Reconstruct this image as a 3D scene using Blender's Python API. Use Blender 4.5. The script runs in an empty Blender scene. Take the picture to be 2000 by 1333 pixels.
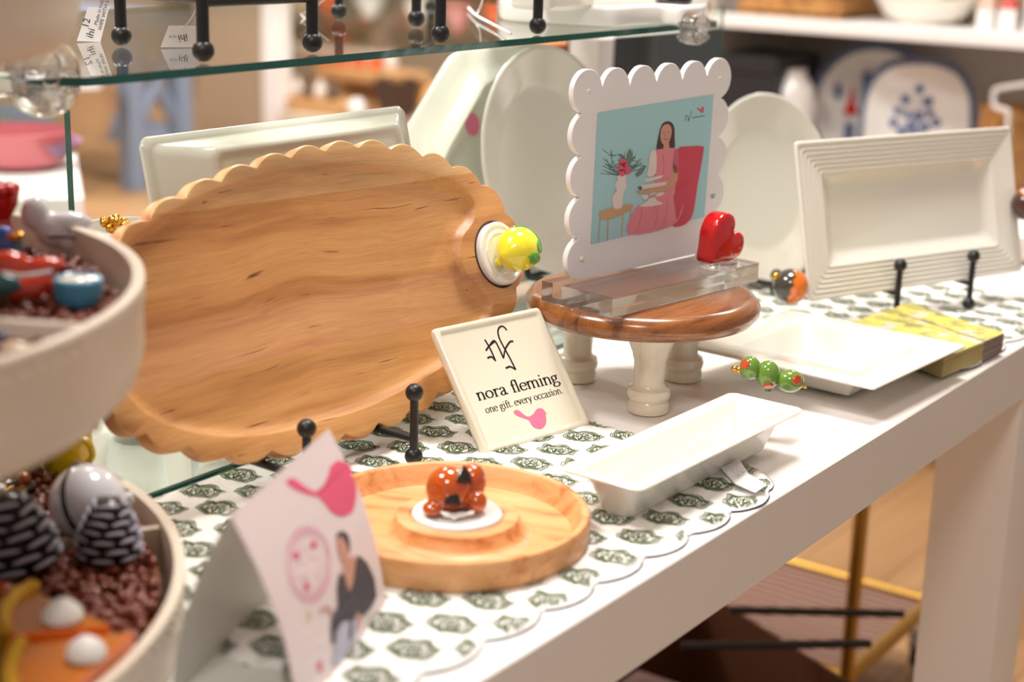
import bpy, math, random
import numpy as np
from mathutils import Matrix, Vector
random.seed(7)
rng = np.random.default_rng(7)
C = bpy.context.scene.collection
R = math.radians
PI = math.pi

# ------------------------------------------------------------------ camera
F = 3100.0; CX, CY = 1000.0, 666.5; ZT = 0.80
def nrm(v): return v / np.linalg.norm(v)
_r = R(1.6); _vx, _vy = 3300.0 - CX, -130.0 - CY
_p = math.atan(-(-math.sin(_r) * _vx + math.cos(_r) * _vy) / F)
_dn = np.array([-math.sin(_r) * math.cos(_p), math.cos(_r) * math.cos(_p), math.sin(_p)])
_X = nrm(np.array([_vx, _vy, F])); _Z = -_dn; _Y = np.cross(_Z, _X)
RM = np.stack([_X, _Y, _Z], 1)              # camera (right, down, forward) <- world
def ray(x, y): return nrm(RM.T @ np.array([x - CX, y - CY, F]))
CAM = np.array([0, 0, ZT]) - ray(950, 885) * 1.3
def onz(x, y, z=ZT):
    d = ray(x, y); return CAM + d * ((z - CAM[2]) / d[2])
def ony(x, y, Y):
    d = ray(x, y); return CAM + d * ((Y - CAM[1]) / d[1])
def onx(x, y, X):
    d = ray(x, y); return CAM + d * ((X - CAM[0]) / d[0])
def onp(x, y, P, N):
    d = ray(x, y); return CAM + d * (np.dot(np.array(P) - CAM, N) / np.dot(d, N))
def dist(P): return float(np.linalg.norm(np.array(P) - CAM))

cam_d = bpy.data.cameras.new('camera'); cam = bpy.data.objects.new('camera', cam_d); C.objects.link(cam)
bpy.context.scene.camera = cam
cam_d.sensor_width = 36.0; cam_d.lens = 36.0 * F / 2000.0; cam_d.clip_start = 0.02; cam_d.clip_end = 60
_right = RM.T @ np.array([1, 0, 0]); _up = RM.T @ np.array([0, -1, 0]); _back = RM.T @ np.array([0, 0, -1])
cam.matrix_world = Matrix([[_right[i], _up[i], _back[i], CAM[i]] for i in range(3)] + [[0, 0, 0, 1]])
cam_d.dof.use_dof = True
cam_d.dof.focus_distance = 1.33
cam_d.dof.aperture_fstop = cam_d.lens / 1000 / 0.0145

# ------------------------------------------------------------------ light
def lin(c):
    c = c / 255.0
    return c / 12.92 if c <= 0.04045 else ((c + 0.055) / 1.055) ** 2.4
def rgb(r, g, b): return (lin(r), lin(g), lin(b), 1.0)
w = bpy.data.worlds.new('world'); bpy.context.scene.world = w; w.use_nodes = True
w.node_tree.nodes['Background'].inputs[0].default_value = (1.0, 0.97, 0.94, 1)
w.node_tree.nodes['Background'].inputs[1].default_value = 0.36
vs = bpy.context.scene.view_settings
vs.view_transform = 'Standard'; vs.look = 'None'; vs.gamma = 1.0; vs.use_curve_mapping = False
vs.exposure = -0.12
CEIL = 3.1
def area(name, x, y, sx, sy, e, z=CEIL - 0.05, col=(1.0, 0.975, 0.945)):
    l = bpy.data.lights.new(name, 'AREA'); l.shape = 'RECTANGLE'; l.size = sx; l.size_y = sy; l.energy = e; l.color = col
    o = bpy.data.objects.new(name, l); C.objects.link(o); o.location = (x, y, z); return o
LIGHTS = [(-0.9, 0.9), (0.6, 0.1), (-1.9, -1.0), (1.6, 1.9), (0.4, 3.2), (3.4, 0.6), (3.4, 3.6), (5.6, 2.4), (2.2, 5.8), (5.4, 5.4)]
for i, (x, y) in enumerate(LIGHTS):
    area('ceiling_light_source', x, y, 0.55, 0.55, (54, 50, 26, 54, 56, 46, 64, 60, 70, 60)[i])

# ------------------------------------------------------------------ materials
MATS = {}
def newmat(name):
    m = bpy.data.materials.new(name); m.use_nodes = True; MATS[name] = m
    nt = m.node_tree; b = nt.nodes['Principled BSDF']; return m, nt, b
def pm(name, col, rough=0.5, metal=0.0, coat=0.0, noise=0.0, nscale=30.0, bump=0.0, bscale=60.0, trans=0.0, sss=0.0, ior=1.5, alpha=1.0):
    m, nt, b = newmat(name)
    b.inputs['Base Color'].default_value = col; b.inputs['Roughness'].default_value = rough
    b.inputs['Metallic'].default_value = metal; b.inputs['Coat Weight'].default_value = coat
    b.inputs['Coat Roughness'].default_value = 0.05
    b.inputs['Transmission Weight'].default_value = trans; b.inputs['IOR'].default_value = ior
    if alpha < 1: b.inputs['Alpha'].default_value = alpha
    if sss > 0:
        b.inputs['Subsurface Weight'].default_value = sss; b.inputs['Subsurface Radius'].default_value = (1, .8, .6); b.inputs['Subsurface Scale'].default_value = 0.004
    tc = nt.nodes.new('ShaderNodeTexCoord')
    if noise > 0:
        n = nt.nodes.new('ShaderNodeTexNoise'); n.inputs['Scale'].default_value = nscale; n.inputs['Detail'].default_value = 3
        nt.links.new(tc.outputs['Object'], n.inputs['Vector'])
        mx = nt.nodes.new('ShaderNodeMix'); mx.data_type = 'RGBA'; mx.inputs[6].default_value = col
        mx.inputs[7].default_value = tuple(c * (1 - noise) for c in col[:3]) + (1,)
        nt.links.new(n.outputs['Fac'], mx.inputs[0]); nt.links.new(mx.outputs[2], b.inputs['Base Color'])
    if bump > 0:
        n = nt.nodes.new('ShaderNodeTexNoise'); n.inputs['Scale'].default_value = bscale; n.inputs['Detail'].default_value = 3
        nt.links.new(tc.outputs['Object'], n.inputs['Vector'])
        bp = nt.nodes.new('ShaderNodeBump'); bp.inputs['Strength'].default_value = bump; bp.inputs['Distance'].default_value = 0.002
        nt.links.new(n.outputs['Fac'], bp.inputs['Height']); nt.links.new(bp.outputs[0], b.inputs['Normal'])
    return m
def ramp(nt, fac, stops):
    r = nt.nodes.new('ShaderNodeValToRGB'); e = r.color_ramp.elements
    while len(e) < len(stops): e.new(0.5)
    for k, (p, c) in enumerate(stops): e[k].position = p; e[k].color = c
    nt.links.new(fac, r.inputs[0]); return r.outputs[0]
def mixc(nt, fac, a, b, mode='MIX'):
    m = nt.nodes.new('ShaderNodeMix'); m.data_type = 'RGBA'; m.blend_type = mode
    for s, v in ((m.inputs[0], fac), (m.inputs[6], a), (m.inputs[7], b)):
        if isinstance(v, (int, float, tuple)): s.default_value = v
        else: nt.links.new(v, s)
    return m.outputs[2]
def wood(name, light, mid, dark, stave=0.06, tilt=0.0, along=1.0, across=14.0, rough=0.42, coat=0.0, streak=0.6, offs=(0, 0, 0), warpk=1.0, bands=None):
    """grain along local x, glued staves across local y"""
    m, nt, b = newmat(name); N = nt.nodes.new; L = nt.links.new
    tc = N('ShaderNodeTexCoord'); mp = N('ShaderNodeMapping'); L(tc.outputs['Object'], mp.inputs[0])
    mp.inputs['Rotation'].default_value = (0, 0, tilt); mp.inputs['Location'].default_value = offs
    sx = N('ShaderNodeSeparateXYZ'); L(mp.outputs[0], sx.inputs[0])
    dv = N('ShaderNodeMath'); dv.operation = 'DIVIDE'; L(sx.outputs['Y'], dv.inputs[0]); dv.inputs[1].default_value = stave
    fl = N('ShaderNodeMath'); fl.operation = 'FLOOR'; L(dv.outputs[0], fl.inputs[0])
    wn = N('ShaderNodeTexWhiteNoise'); wn.noise_dimensions = '1D'; L(fl.outputs[0], wn.inputs['W'])
    # per stave offset of the grain
    off = N('ShaderNodeMath'); off.operation = 'MULTIPLY'; L(wn.outputs['Value'], off.inputs[0]); off.inputs[1].default_value = 7.3
    cb = N('ShaderNodeCombineXYZ'); L(off.outputs[0], cb.inputs['X']); L(off.outputs[0], cb.inputs['Z'])
    ad = N('ShaderNodeVectorMath'); ad.operation = 'ADD'; L(mp.outputs[0], ad.inputs[0]); L(cb.outputs[0], ad.inputs[1])
    # slow warp
    wp = N('ShaderNodeTexNoise'); wp.inputs['Scale'].default_value = 5.0; wp.inputs['Detail'].default_value = 2; L(ad.outputs[0], wp.inputs['Vector'])
    ws = N('ShaderNodeVectorMath'); ws.operation = 'SCALE'; L(wp.outputs['Color'], ws.inputs[0]); ws.inputs['Scale'].default_value = 0.045 * warpk
    ad2 = N('ShaderNodeVectorMath'); ad2.operation = 'ADD'; L(ad.outputs[0], ad2.inputs[0]); L(ws.outputs[0], ad2.inputs[1])
    ms = N('ShaderNodeVectorMath'); ms.operation = 'MULTIPLY'; L(ad2.outputs[0], ms.inputs[0]); ms.inputs[1].default_value = (along * 4, across * 4, across * 4)
    n1 = N('ShaderNodeTexNoise'); n1.inputs['Scale'].default_value = 1.0; n1.inputs['Detail'].default_value = 5; n1.inputs['Roughness'].default_value = 0.6; L(ms.outputs[0], n1.inputs['Vector'])
    col = ramp(nt, n1.outputs['Fac'], [(0.37, dark), (0.46, mid), (0.57, light), (0.68, mid)])
    # stave tone
    tone = ramp(nt, wn.outputs['Value'], [(0.0, (1.0, .93, .86, 1)), (0.35, (0.86, 0.74, 0.62, 1)), (0.65, (1.0, 0.86, 0.78, 1)), (1.0, (1.08, 1.04, 0.95, 1))])
    col = mixc(nt, 0.85, col, tone, 'MULTIPLY')
    if bands:
        mr = N('ShaderNodeMath'); mr.operation = 'DIVIDE'; L(sx.outputs['Y'], mr.inputs[0]); mr.inputs[1].default_value = 0.25
        r_ = N('ShaderNodeValToRGB'); r_.color_ramp.interpolation = 'CONSTANT'; e = r_.color_ramp.elements
        while len(e) < len(bands): e.new(.5)
        for k, (p, c) in enumerate(bands): e[k].position = p / .25; e[k].color = c
        L(mr.outputs[0], r_.inputs[0]); col = mixc(nt, 0.42, col, r_.outputs[0])
    # fine fibre
    m3 = N('ShaderNodeVectorMath'); m3.operation = 'MULTIPLY'; L(ad2.outputs[0], m3.inputs[0]); m3.inputs[1].default_value = (18 * along, 900, 900)
    n3 = N('ShaderNodeTexNoise'); n3.inputs['Scale'].default_value = 1.0; n3.inputs['Detail'].default_value = 2; L(m3.outputs[0], n3.inputs['Vector'])
    fib = ramp(nt, n3.outputs['Fac'], [(0.3, (.86, .84, .80, 1)), (0.62, (1.03, 1.03, 1.03, 1))])
    col = mixc(nt, 0.7, col, fib, 'MULTIPLY')
    # short dark mineral streaks
    m4 = N('ShaderNodeVectorMath'); m4.operation = 'MULTIPLY'; L(ad2.outputs[0], m4.inputs[0]); m4.inputs[1].default_value = (22 * along, 320, 320)
    n4 = N('ShaderNodeTexNoise'); n4.inputs['Scale'].default_value = 1.0; n4.inputs['Detail'].default_value = 1; L(m4.outputs[0], n4.inputs['Vector'])
    st = ramp(nt, n4.outputs['Fac'], [(0.71, (0, 0, 0, 1)), (0.77, (streak, streak, streak, 1))])
    col = mixc(nt, st, col, rgb(98, 52, 26))
    L(col, b.inputs['Base Color']); b.inputs['Roughness'].default_value = rough; b.inputs['Coat Weight'].default_value = coat
    b.inputs['Coat Roughness'].default_value = 0.12
    return m
def thin_glass(name, tint=(0.93, 0.965, 0.945, 1), gl=1.0):
    m = bpy.data.materials.new(name); m.use_nodes = True; MATS[name] = m; nt = m.node_tree; nt.nodes.clear(); N = nt.nodes.new; L = nt.links.new
    o = N('ShaderNodeOutputMaterial'); mx = N('ShaderNodeMixShader'); t = N('ShaderNodeBsdfTransparent'); g = N('ShaderNodeBsdfGlossy')
    t.inputs[0].default_value = tint; g.inputs['Roughness'].default_value = 0.0; g.inputs[0].default_value = (1, 1, 1, 1)
    lw = N('ShaderNodeLayerWeight'); lw.inputs['Blend'].default_value = 0.5
    p = N('ShaderNodeMath'); p.operation = 'POWER'; L(lw.outputs['Facing'], p.inputs[0]); p.inputs[1].default_value = 4.0
    s = N('ShaderNodeMath'); s.operation = 'MULTIPLY_ADD'; L(p.outputs[0], s.inputs[0]); s.inputs[1].default_value = 0.9 * gl; s.inputs[2].default_value = 0.045 * gl
    L(s.outputs[0], mx.inputs[0]); L(t.outputs[0], mx.inputs[1]); L(g.outputs[0], mx.inputs[2]); L(mx.outputs[0], o.inputs[0])
    return m
cer = pm('cream_ceramic', rgb(244, 238, 226), 0.13, coat=0.6)
cer_back = pm('grey_white_ceramic', rgb(226, 223, 210), 0.15, coat=0.5)
cer_pure = pm('white_ceramic', rgb(242, 238, 234), 0.12, coat=0.6)
cer_leg = pm('ivory_ceramic', rgb(238, 228, 206), 0.22, coat=0.5)
tray_m = pm('stand_enamel', rgb(222, 208, 190), 0.42)
tablem = pm('painted_white_table', rgb(246, 240, 236), 0.45, noise=0.05, nscale=6, bump=0.08, bscale=90)
blackm = pm('black_iron', rgb(22, 20, 21), 0.38)
gold = pm('gold_lustre', rgb(225, 165, 70), 0.16, metal=1.0)
brass = pm('brass_tube', rgb(178, 138, 66), 0.35, metal=0.8)
glass = thin_glass('clear_glass'); glass_mint = thin_glass('base_glass', (0.93, 0.965, 0.945, 1), 1.0)
glass_edge = pm('green_glass_edge', rgb(6, 92, 80), 0.12, coat=0.5, noise=0.5, nscale=300)
def acrylic(name, col=(1, 1, 1, 1), rough=0.0):
    m = bpy.data.materials.new(name); m.use_nodes = True; nt = m.node_tree; nt.nodes.clear()
    tr = nt.nodes.new('ShaderNodeBsdfTransparent'); mx = nt.nodes.new('ShaderNodeMixShader'); mx.inputs[0].default_value = 0.85
    o = nt.nodes.new('ShaderNodeOutputMaterial'); g = nt.nodes.new('ShaderNodeBsdfGlass'); g.inputs['IOR'].default_value = 1.47
    g.inputs['Color'].default_value = col; g.inputs['Roughness'].default_value = rough
    nt.links.new(tr.outputs[0], mx.inputs[1]); nt.links.new(g.outputs[0], mx.inputs[2]); nt.links.new(mx.outputs[0], o.inputs[0]); MATS[name] = m; return m
acr = acrylic('clear_acrylic')
milky = pm('milky_acrylic', rgb(255, 253, 255), 0.16, coat=0.6, trans=0.15, ior=1.2)
wood_board = wood('maple_board', rgb(230, 178, 118), rgb(210, 150, 92), rgb(166, 104, 56), stave=0.5, tilt=R(1.8), streak=0.9, along=.55, across=9.0, warpk=.8, offs=(0, 0, 0), bands=[(0, rgb(200, 154, 94)), (.064, rgb(212, 160, 118)), (.104, rgb(206, 150, 92)), (.184, rgb(238, 204, 152))])
wood_edge = wood('maple_edge', rgb(232, 184, 128), rgb(220, 164, 106), rgb(190, 126, 74), stave=0.5, streak=0.3)
wood_tray = wood('pale_maple', rgb(236, 184, 132), rgb(226, 166, 110), rgb(196, 124, 70), stave=0.062, tilt=R(70), streak=0.25, across=10)
wood_stand = wood('walnut_top', rgb(160, 104, 56), rgb(138, 84, 42), rgb(96, 54, 26), stave=0.4, streak=0.2, rough=0.26, coat=0.5, across=9)
wood_light = wood('light_wood', rgb(214, 176, 128), rgb(198, 156, 106), rgb(170, 124, 76), stave=0.2, streak=0.1)
red_m = pm('red_glaze', rgb(206, 12, 14), 0.12, coat=0.8)
fox_m = pm('fox_orange_glaze', rgb(196, 84, 14), 0.12, coat=0.9, noise=0.25, nscale=60)
black_gl = pm('black_glaze', rgb(18, 16, 18), 0.12, coat=0.8)
lemon_m = pm('lemon_glaze', rgb(250, 236, 52), 0.18, coat=0.8, noise=0.1, nscale=80, bump=0.12, bscale=220)
green_leaf = pm('green_glaze', rgb(98, 176, 66), 0.2, coat=0.7, noise=0.3, nscale=120)
olive_m = pm('olive_glaze', rgb(110, 152, 54), 0.14, coat=0.9, noise=0.25, nscale=90)
pimento = pm('pimento_glaze', rgb(206, 78, 30), 0.2, coat=0.6, noise=0.3, nscale=200)
ink = pm('black_ink', rgb(34, 28, 26), 0.5)
pink = pm('pink_ink', rgb(242, 126, 162), 0.5)
hotpink = pm('deep_pink_ink', rgb(236, 92, 128), 0.55)
palepink = pm('pale_pink_ink', rgb(238, 178, 196), 0.55)
paper = pm('paper', rgb(240, 238, 240), 0.6)
cardm = pm('pink_card', rgb(240, 222, 222), 0.4, coat=0.15)
card_in = pm('card_back', rgb(222, 222, 212), 0.5)
fabric = pm('white_quilted_cotton', rgb(246, 243, 238), 0.85, bump=0.4, bscale=260)
motif = pm('green_block_print', rgb(66, 86, 36), 0.9)
navy = pm('navy_binding', rgb(44, 52, 78), 0.8)

# ------------------------------------------------------------------ mesh helpers
class MB:
    def __init__(s): s.v = []; s.f = []; s.mi = []; s.n = 0
    def add(s, verts, faces, mi=0, M=None):
        verts = np.asarray(verts, float).reshape(-1, 3)
        if M is not None: verts = verts @ np.array(M)[:3, :3].T + np.array(M)[:3, 3]
        b = s.n; s.v.append(verts); s.n += len(verts)
        s.f += [tuple(i + b for i in f) for f in faces]; s.mi += [mi] * len(faces); return s
    def loft(s, rings, c0=True, c1=True, mi=0, M=None, closed=True, mis=None):
        k = len(rings[0]); V = np.concatenate([np.asarray(r, float) for r in rings]); base = s.n
        fs = []; ms = []
        for j in range(len(rings) - 1):
            for i in range(k if closed else k - 1):
                a = j * k + i; b = j * k + (i + 1) % k
                fs.append((a, b, b + k, a + k)); ms.append(mis[j] if mis else mi)
        if c0: fs.append(tuple(reversed(range(k)))); ms.append(mis[0] if mis else mi)
        if c1: fs.append(tuple(range((len(rings) - 1) * k, len(rings) * k))); ms.append(mis[-1] if mis else mi)
        s.add(V, fs, 0, M); s.mi[-len(fs):] = ms; return s
    def lathe(s, prof, seg=48, mi=0, M=None, c=(0, 0, 0), mis=None):
        a = np.linspace(0, 2 * PI, seg, endpoint=False); rings = []
        for r, z in prof: rings.append(np.stack([c[0] + r * np.cos(a), c[1] + r * np.sin(a), np.full(seg, c[2] + z)], 1))
        return s.loft(rings, prof[0][0] > 1e-6, prof[-1][0] > 1e-6, mi, M, mis=mis)
    def ball(s, c, r, seg=24, mi=0, M=None):
        if np.isscalar(r): r = (r, r, r)
        th = np.linspace(0, PI, seg // 2 + 1); a = np.linspace(0, 2 * PI, seg, endpoint=False); rings = []
        for t in th:
            q = max(math.sin(t), 1e-4)
            rings.append(np.stack([c[0] + r[0] * q * np.cos(a), c[1] + r[1] * q * np.sin(a), np.full(seg, c[2] - r[2] * math.cos(t))], 1))
        return s.loft(rings, True, True, mi, M)
    def tube(s, pts, r, seg=12, mi=0, M=None, cap=True):
        pts = [np.array(p, float) for p in pts]; n = len(pts); rr = [r] * n if np.isscalar(r) else list(r); rings = []
        up = None
        for i, p in enumerate(pts):
            t = nrm((pts[min(i + 1, n - 1)] - pts[max(i - 1, 0)]))
            if up is None: up = np.array([0, 0, 1.0]) if abs(t[2]) < 0.9 else np.array([1.0, 0, 0])
            a = nrm(np.cross(up, t)); b = np.cross(t, a); up = b
            ang = np.linspace(0, 2 * PI, seg, endpoint=False)
            rings.append(p + rr[i] * (np.outer(np.cos(ang), a) + np.outer(np.sin(ang), b)))
        return s.loft(rings, cap, cap, mi, M)
    def box(s, lo, hi, mi=0, M=None, bev=0.0):
        x0, y0, z0 = lo; x1, y1, z1 = hi
        if bev <= 0:
            V = [(x, y, z) for z in (z0, z1) for (x, y) in ((x0, y0), (x1, y0), (x1, y1), (x0, y1))]
            return s.add(V, [(3, 2, 1, 0), (4, 5, 6, 7), (0, 1, 5, 4), (1, 2, 6, 5), (2, 3, 7, 6), (3, 0, 4, 7)], mi, M)
        cx, cy = (x0 + x1) / 2, (y0 + y1) / 2; w_, h_ = x1 - x0, y1 - y0
        rs = [rrect(w_ - 2 * bev, h_ - 2 * bev, bev * .3, 3, z0), rrect(w_, h_, bev, 3, z0 + bev), rrect(w_, h_, bev, 3, z1 - bev), rrect(w_ - 2 * bev, h_ - 2 * bev, bev * .3, 3, z1)]
        return s.loft([r_ + np.array([cx, cy, 0]) for r_ in rs], True, True, mi, M)
    def prism(s, poly, z0, z1, mi=0, M=None, bev=0.0, side=None):
        P = np.asarray(poly, float)
        if bev > 0:
            c = offset(P, -bev)
            rings = [(c, z0), (P, z0 + bev), (P, z1 - bev), (c, z1)]
        else: rings = [(P, z0), (P, z1)]
        rs = [np.column_stack([p, np.full(len(p), z)]) for p, z in rings]
        s.loft(rs, True, True, mi, M)
        if side is not None:
            k = len(P); tot = k * (len(rs) - 1) + 2
            for q in range(k * (len(rs) - 1)): s.mi[-tot + q] = side
        return s
    def flat(s, poly, z=0.0, mi=0, M=None):
        P = np.asarray(poly, float); V = np.column_stack([P, np.full(len(P), z)]) if P.shape[1] == 2 else P
        return s.add(V, [tuple(range(len(V)))], mi, M)
    def ribbon(s, pts, w_, z=0.0, mi=0, M=None, wf=None, close=False):
        P = np.asarray(pts, float)
        if close: P = np.vstack([P, P[:1]])
        n = len(P); L_, R_ = [], []
        for i in range(n):
            if close: t = P[(i + 1) % (n - 1)] - P[(i - 1) % (n - 1)]
            else: t = P[min(i + 1, n - 1)] - P[max(i - 1, 0)]
            q = np.linalg.norm(t); t = t / (q if q > 0 else 1); nn = np.array([-t[1], t[0]])
            ww = (w_[i] if not np.isscalar(w_) else w_) if wf is None else wf(t)
            L_.append(P[i] + nn * ww / 2); R_.append(P[i] - nn * ww / 2)
        V = [(a[0], a[1], z) for a in L_] + [(a[0], a[1], z) for a in R_]
        return s.add(V, [(n + i, n + i + 1, i + 1, i) for i in range(n - 1)], mi, M)
    def build(s, name, mats, parent=None, M=None, smooth=35, recenter=True):
        me = bpy.data.meshes.new(name); V = np.concatenate(s.v)
        off = None
        if parent is None and M is None and recenter:
            off = (V.min(0) + V.max(0)) / 2; off[2] = V[:, 2].min(); V = V - off
        me.from_pydata(V.tolist(), [], s.f)
        if not isinstance(mats, (list, tuple)): mats = [mats]
        for m in mats: me.materials.append(m)
        me.polygons.foreach_set('material_index', s.mi)
        me.validate(); me.update()
        if smooth: me.shade_smooth() if hasattr(me, 'shade_smooth') else None
        if smooth: me.set_sharp_from_angle(angle=R(smooth))
        o = bpy.data.objects.new(name, me); C.objects.link(o)
        if parent: o.parent = parent
        if M is not None: o.matrix_local = Matrix(np.array(M).tolist())
        elif off is not None: o.location = off
        return o
def offset(P, d):
    """offset a closed ccw polygon outward by d"""
    P = np.asarray(P, float); a = np.roll(P, 1, 0); b = np.roll(P, -1, 0)
    t = b - a; ln = np.linalg.norm(t, axis=1, keepdims=True); ln[ln == 0] = 1; t = t / ln
    return P + d * np.stack([t[:, 1], -t[:, 0]], 1)
def rrect(w_, h_, r, n=6, z=None, cx=0, cy=0):
    pts = []; r = min(r, w_ / 2 - 1e-6, h_ / 2 - 1e-6)
    for (sx, sy, a0) in ((1, -1, -90), (1, 1, 0), (-1, 1, 90), (-1, -1, 180)):
        for k in range(n + 1):
            a = R(a0 + 90 * k / n); pts.append((cx + sx * (w_ / 2 - r) + r * math.cos(a), cy + sy * (h_ / 2 - r) + r * math.sin(a)))
    P = np.array(pts)
    return P if z is None else np.column_stack([P, np.full(len(P), z)])
def spline(pts, n=8, close=True):
    P = np.asarray(pts, float); m = len(P); out = []
    rngi = range(m) if close else range(m - 1)
    for i in rngi:
        if close: p0, p1, p2, p3 = P[(i - 1) % m], P[i], P[(i + 1) % m], P[(i + 2) % m]
        else: p0, p1, p2, p3 = P[max(i - 1, 0)], P[i], P[i + 1], P[min(i + 2, m - 1)]
        for k in range(n):
            t = k / n
            out.append(0.5 * ((2 * p1) + (-p0 + p2) * t + (2 * p0 - 5 * p1 + 4 * p2 - p3) * t * t + (-p0 + 3 * p1 - 3 * p2 + p3) * t ** 3))
    if not close: out.append(P[-1])
    return np.array(out)
def ccw(P):
    P = np.asarray(P, float); x, y = P[:, 0], P[:, 1]
    return P if np.sum(x * np.roll(y, -1) - np.roll(x, -1) * y) > 0 else P[::-1]
def fr(P, u, v):
    u = nrm(np.array(u, float)); v = np.array(v, float); v = nrm(v - u * np.dot(u, v)); n = np.cross(u, v)
    M = np.eye(4); M[:3, 0] = u; M[:3, 1] = v; M[:3, 2] = n; M[:3, 3] = P; return M
def lean(P, yaw, lam):
    """upright frame: x along yaw, y up the leaning face, z out of the face towards the viewer"""
    u = np.array([math.cos(R(yaw)), math.sin(R(yaw)), 0]); bk = np.array([-u[1], u[0], 0])
    return fr(P, u, bk * math.sin(R(lam)) + np.array([0, 0, 1]) * math.cos(R(lam)))
def T(x=0, y=0, z=0, rz=0, s=1.0):
    c_, s_ = math.cos(rz), math.sin(rz); return np.array([[c_ * s, -s_ * s, 0, x], [s_ * s, c_ * s, 0, y], [0, 0, s, z], [0, 0, 0, 1.0]])
def rotx(a): c_, s_ = math.cos(a), math.sin(a); return np.array([[1, 0, 0, 0], [0, c_, -s_, 0], [0, s_, c_, 0], [0, 0, 0, 1.0]])
def roty(a): c_, s_ = math.cos(a), math.sin(a); return np.array([[c_, 0, s_, 0], [0, 1, 0, 0], [-s_, 0, c_, 0], [0, 0, 0, 1.0]])
def px(M, pts):
    """points marked on a flat face of the photograph, in that face's own coordinates"""
    M = np.array(M); out = []
    for x, y in pts:
        P = onp(x, y, M[:3, 3], M[:3, 2]) - M[:3, 3]; out.append((P @ M[:3, 0], P @ M[:3, 1]))
    return np.array(out)
def thing(name, label, cat, M=None, group=None):
    o = bpy.data.objects.new(name, None); C.objects.link(o); o.empty_display_size = 0.02
    if M is not None: o.matrix_local = Matrix(np.array(M).tolist())
    o['label'] = label; o['category'] = cat
    if group: o['group'] = group
    return o
def tag(o, label, cat, group=None, kind=None):
    o['label'] = label; o['category'] = cat
    if group: o['group'] = group
    if kind: o['kind'] = kind
    return o
def struct(o): o['kind'] = 'structure'; return o
# serif letters as pen strokes
def ell(cx, cy, rx, ry, n=20, a0=0, a1=360): return [(cx + rx * math.cos(R(a0 + (a1 - a0) * k / n)), cy + ry * math.sin(R(a0 + (a1 - a0) * k / n))) for k in range(n + 1)]
GL = {
 'n': (1.02, [[(.22, 0), (.22, 1)], ('s', [(.22, .68), (.38, .92), (.58, .99), (.75, .86), (.79, .6), (.79, 0)]), [(.04, .0), (.4, .0)], [(.61, 0), (.97, 0)], [(.03, .93), (.22, .99)]]),
 'o': (0.98, [ell(.48, .49, .38, .47)]),
 'r': (0.72, [[(.22, 0), (.22, 1)], ('s', [(.22, .62), (.36, .88), (.52, .97), (.68, .9)]), [(.04, 0), (.44, 0)], [(.03, .93), (.22, .99)], [(.6, .84), (.7, .84)]]),
 'a': (0.9, [('s', [(.14, .74), (.2, .92), (.4, .99), (.58, .9), (.62, .68), (.62, .2), (.72, .02), (.88, .1)]), ('s', [(.62, .58), (.34, .48), (.12, .28), (.16, .05), (.36, -.01), (.52, .08), (.62, .22)])]),
 'f': (0.56, [('s', [(.76, 1.48), (.62, 1.6), (.42, 1.52), (.31, 1.25), (.3, .9), (.3, 0)]), [(.08, .96), (.6, .96)], [(.1, 0), (.52, 0)]]),
 'l': (0.5, [[(.26, 0), (.26, 1.6)], [(.07, 0), (.46, 0)], [(.06, 1.53), (.26, 1.59)]]),
 'e': (0.88, [('s', [(.1, .56), (.8, .56), (.74, .84), (.48, .98), (.2, .84), (.09, .5), (.2, .12), (.5, -.01), (.82, .17)])]),
 'm': (1.58, [[(.22, 0), (.22, 1)], ('s', [(.22, .68), (.38, .92), (.56, .99), (.73, .86), (.77, .6), (.77, 0)]), ('s', [(.77, .68), (.93, .92), (1.12, .99), (1.29, .86), (1.33, .6), (1.33, 0)]), [(.04, 0), (.4, 0)], [(.6, 0), (.94, 0)], [(1.16, 0), (1.52, 0)], [(.03, .93), (.22, .99)]]),
 'i': (0.5, [[(.25, 0), (.25, 1)], [(.06, 0), (.45, 0)], [(.05, .93), (.25, .99)], [(.25, 1.32), (.25, 1.5)]]),
 'g': (0.92, [ell(.4, .67, .27, .31), ('s', [(.6, .86), (.74, 1.0), (.9, .97)]), ('s', [(.24, .4), (.14, .22), (.3, .08), (.66, .04), (.84, -.14), (.74, -.4), (.42, -.52), (.14, -.42), (.08, -.22), (.28, .04)])]),
 't': (0.6, [('s', [(.28, 1.3), (.28, .3), (.36, .03), (.6, .08)]), [(.06, .96), (.58, .96)]]),
 'v': (0.9, [[(.12, 1), (.44, 0)], [(.44, 0), (.76, 1)], [(0, .98), (.3, .98)], [(.6, .98), (.9, .98)]]),
 'y': (0.9, [[(.12, 1), (.46, .02)], ('s', [(.76, 1), (.46, .02), (.3, -.38), (.1, -.48)]), [(0, .98), (.3, .98)], [(.6, .98), (.9, .98)]]),
 'c': (0.84, [('s', [(.74, .76), (.66, .94), (.44, .99), (.18, .82), (.09, .48), (.2, .12), (.46, -.01), (.76, .16)])]),
 's': (0.74, [('s', [(.58, .78), (.5, .95), (.3, .98), (.15, .82), (.24, .6), (.5, .42), (.58, .2), (.42, .01), (.22, .0), (.1, .2)])]),
 '.': (0.42, [[(.2, -.02), (.2, .15)]]), ' ': (0.5, []),
}
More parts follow.
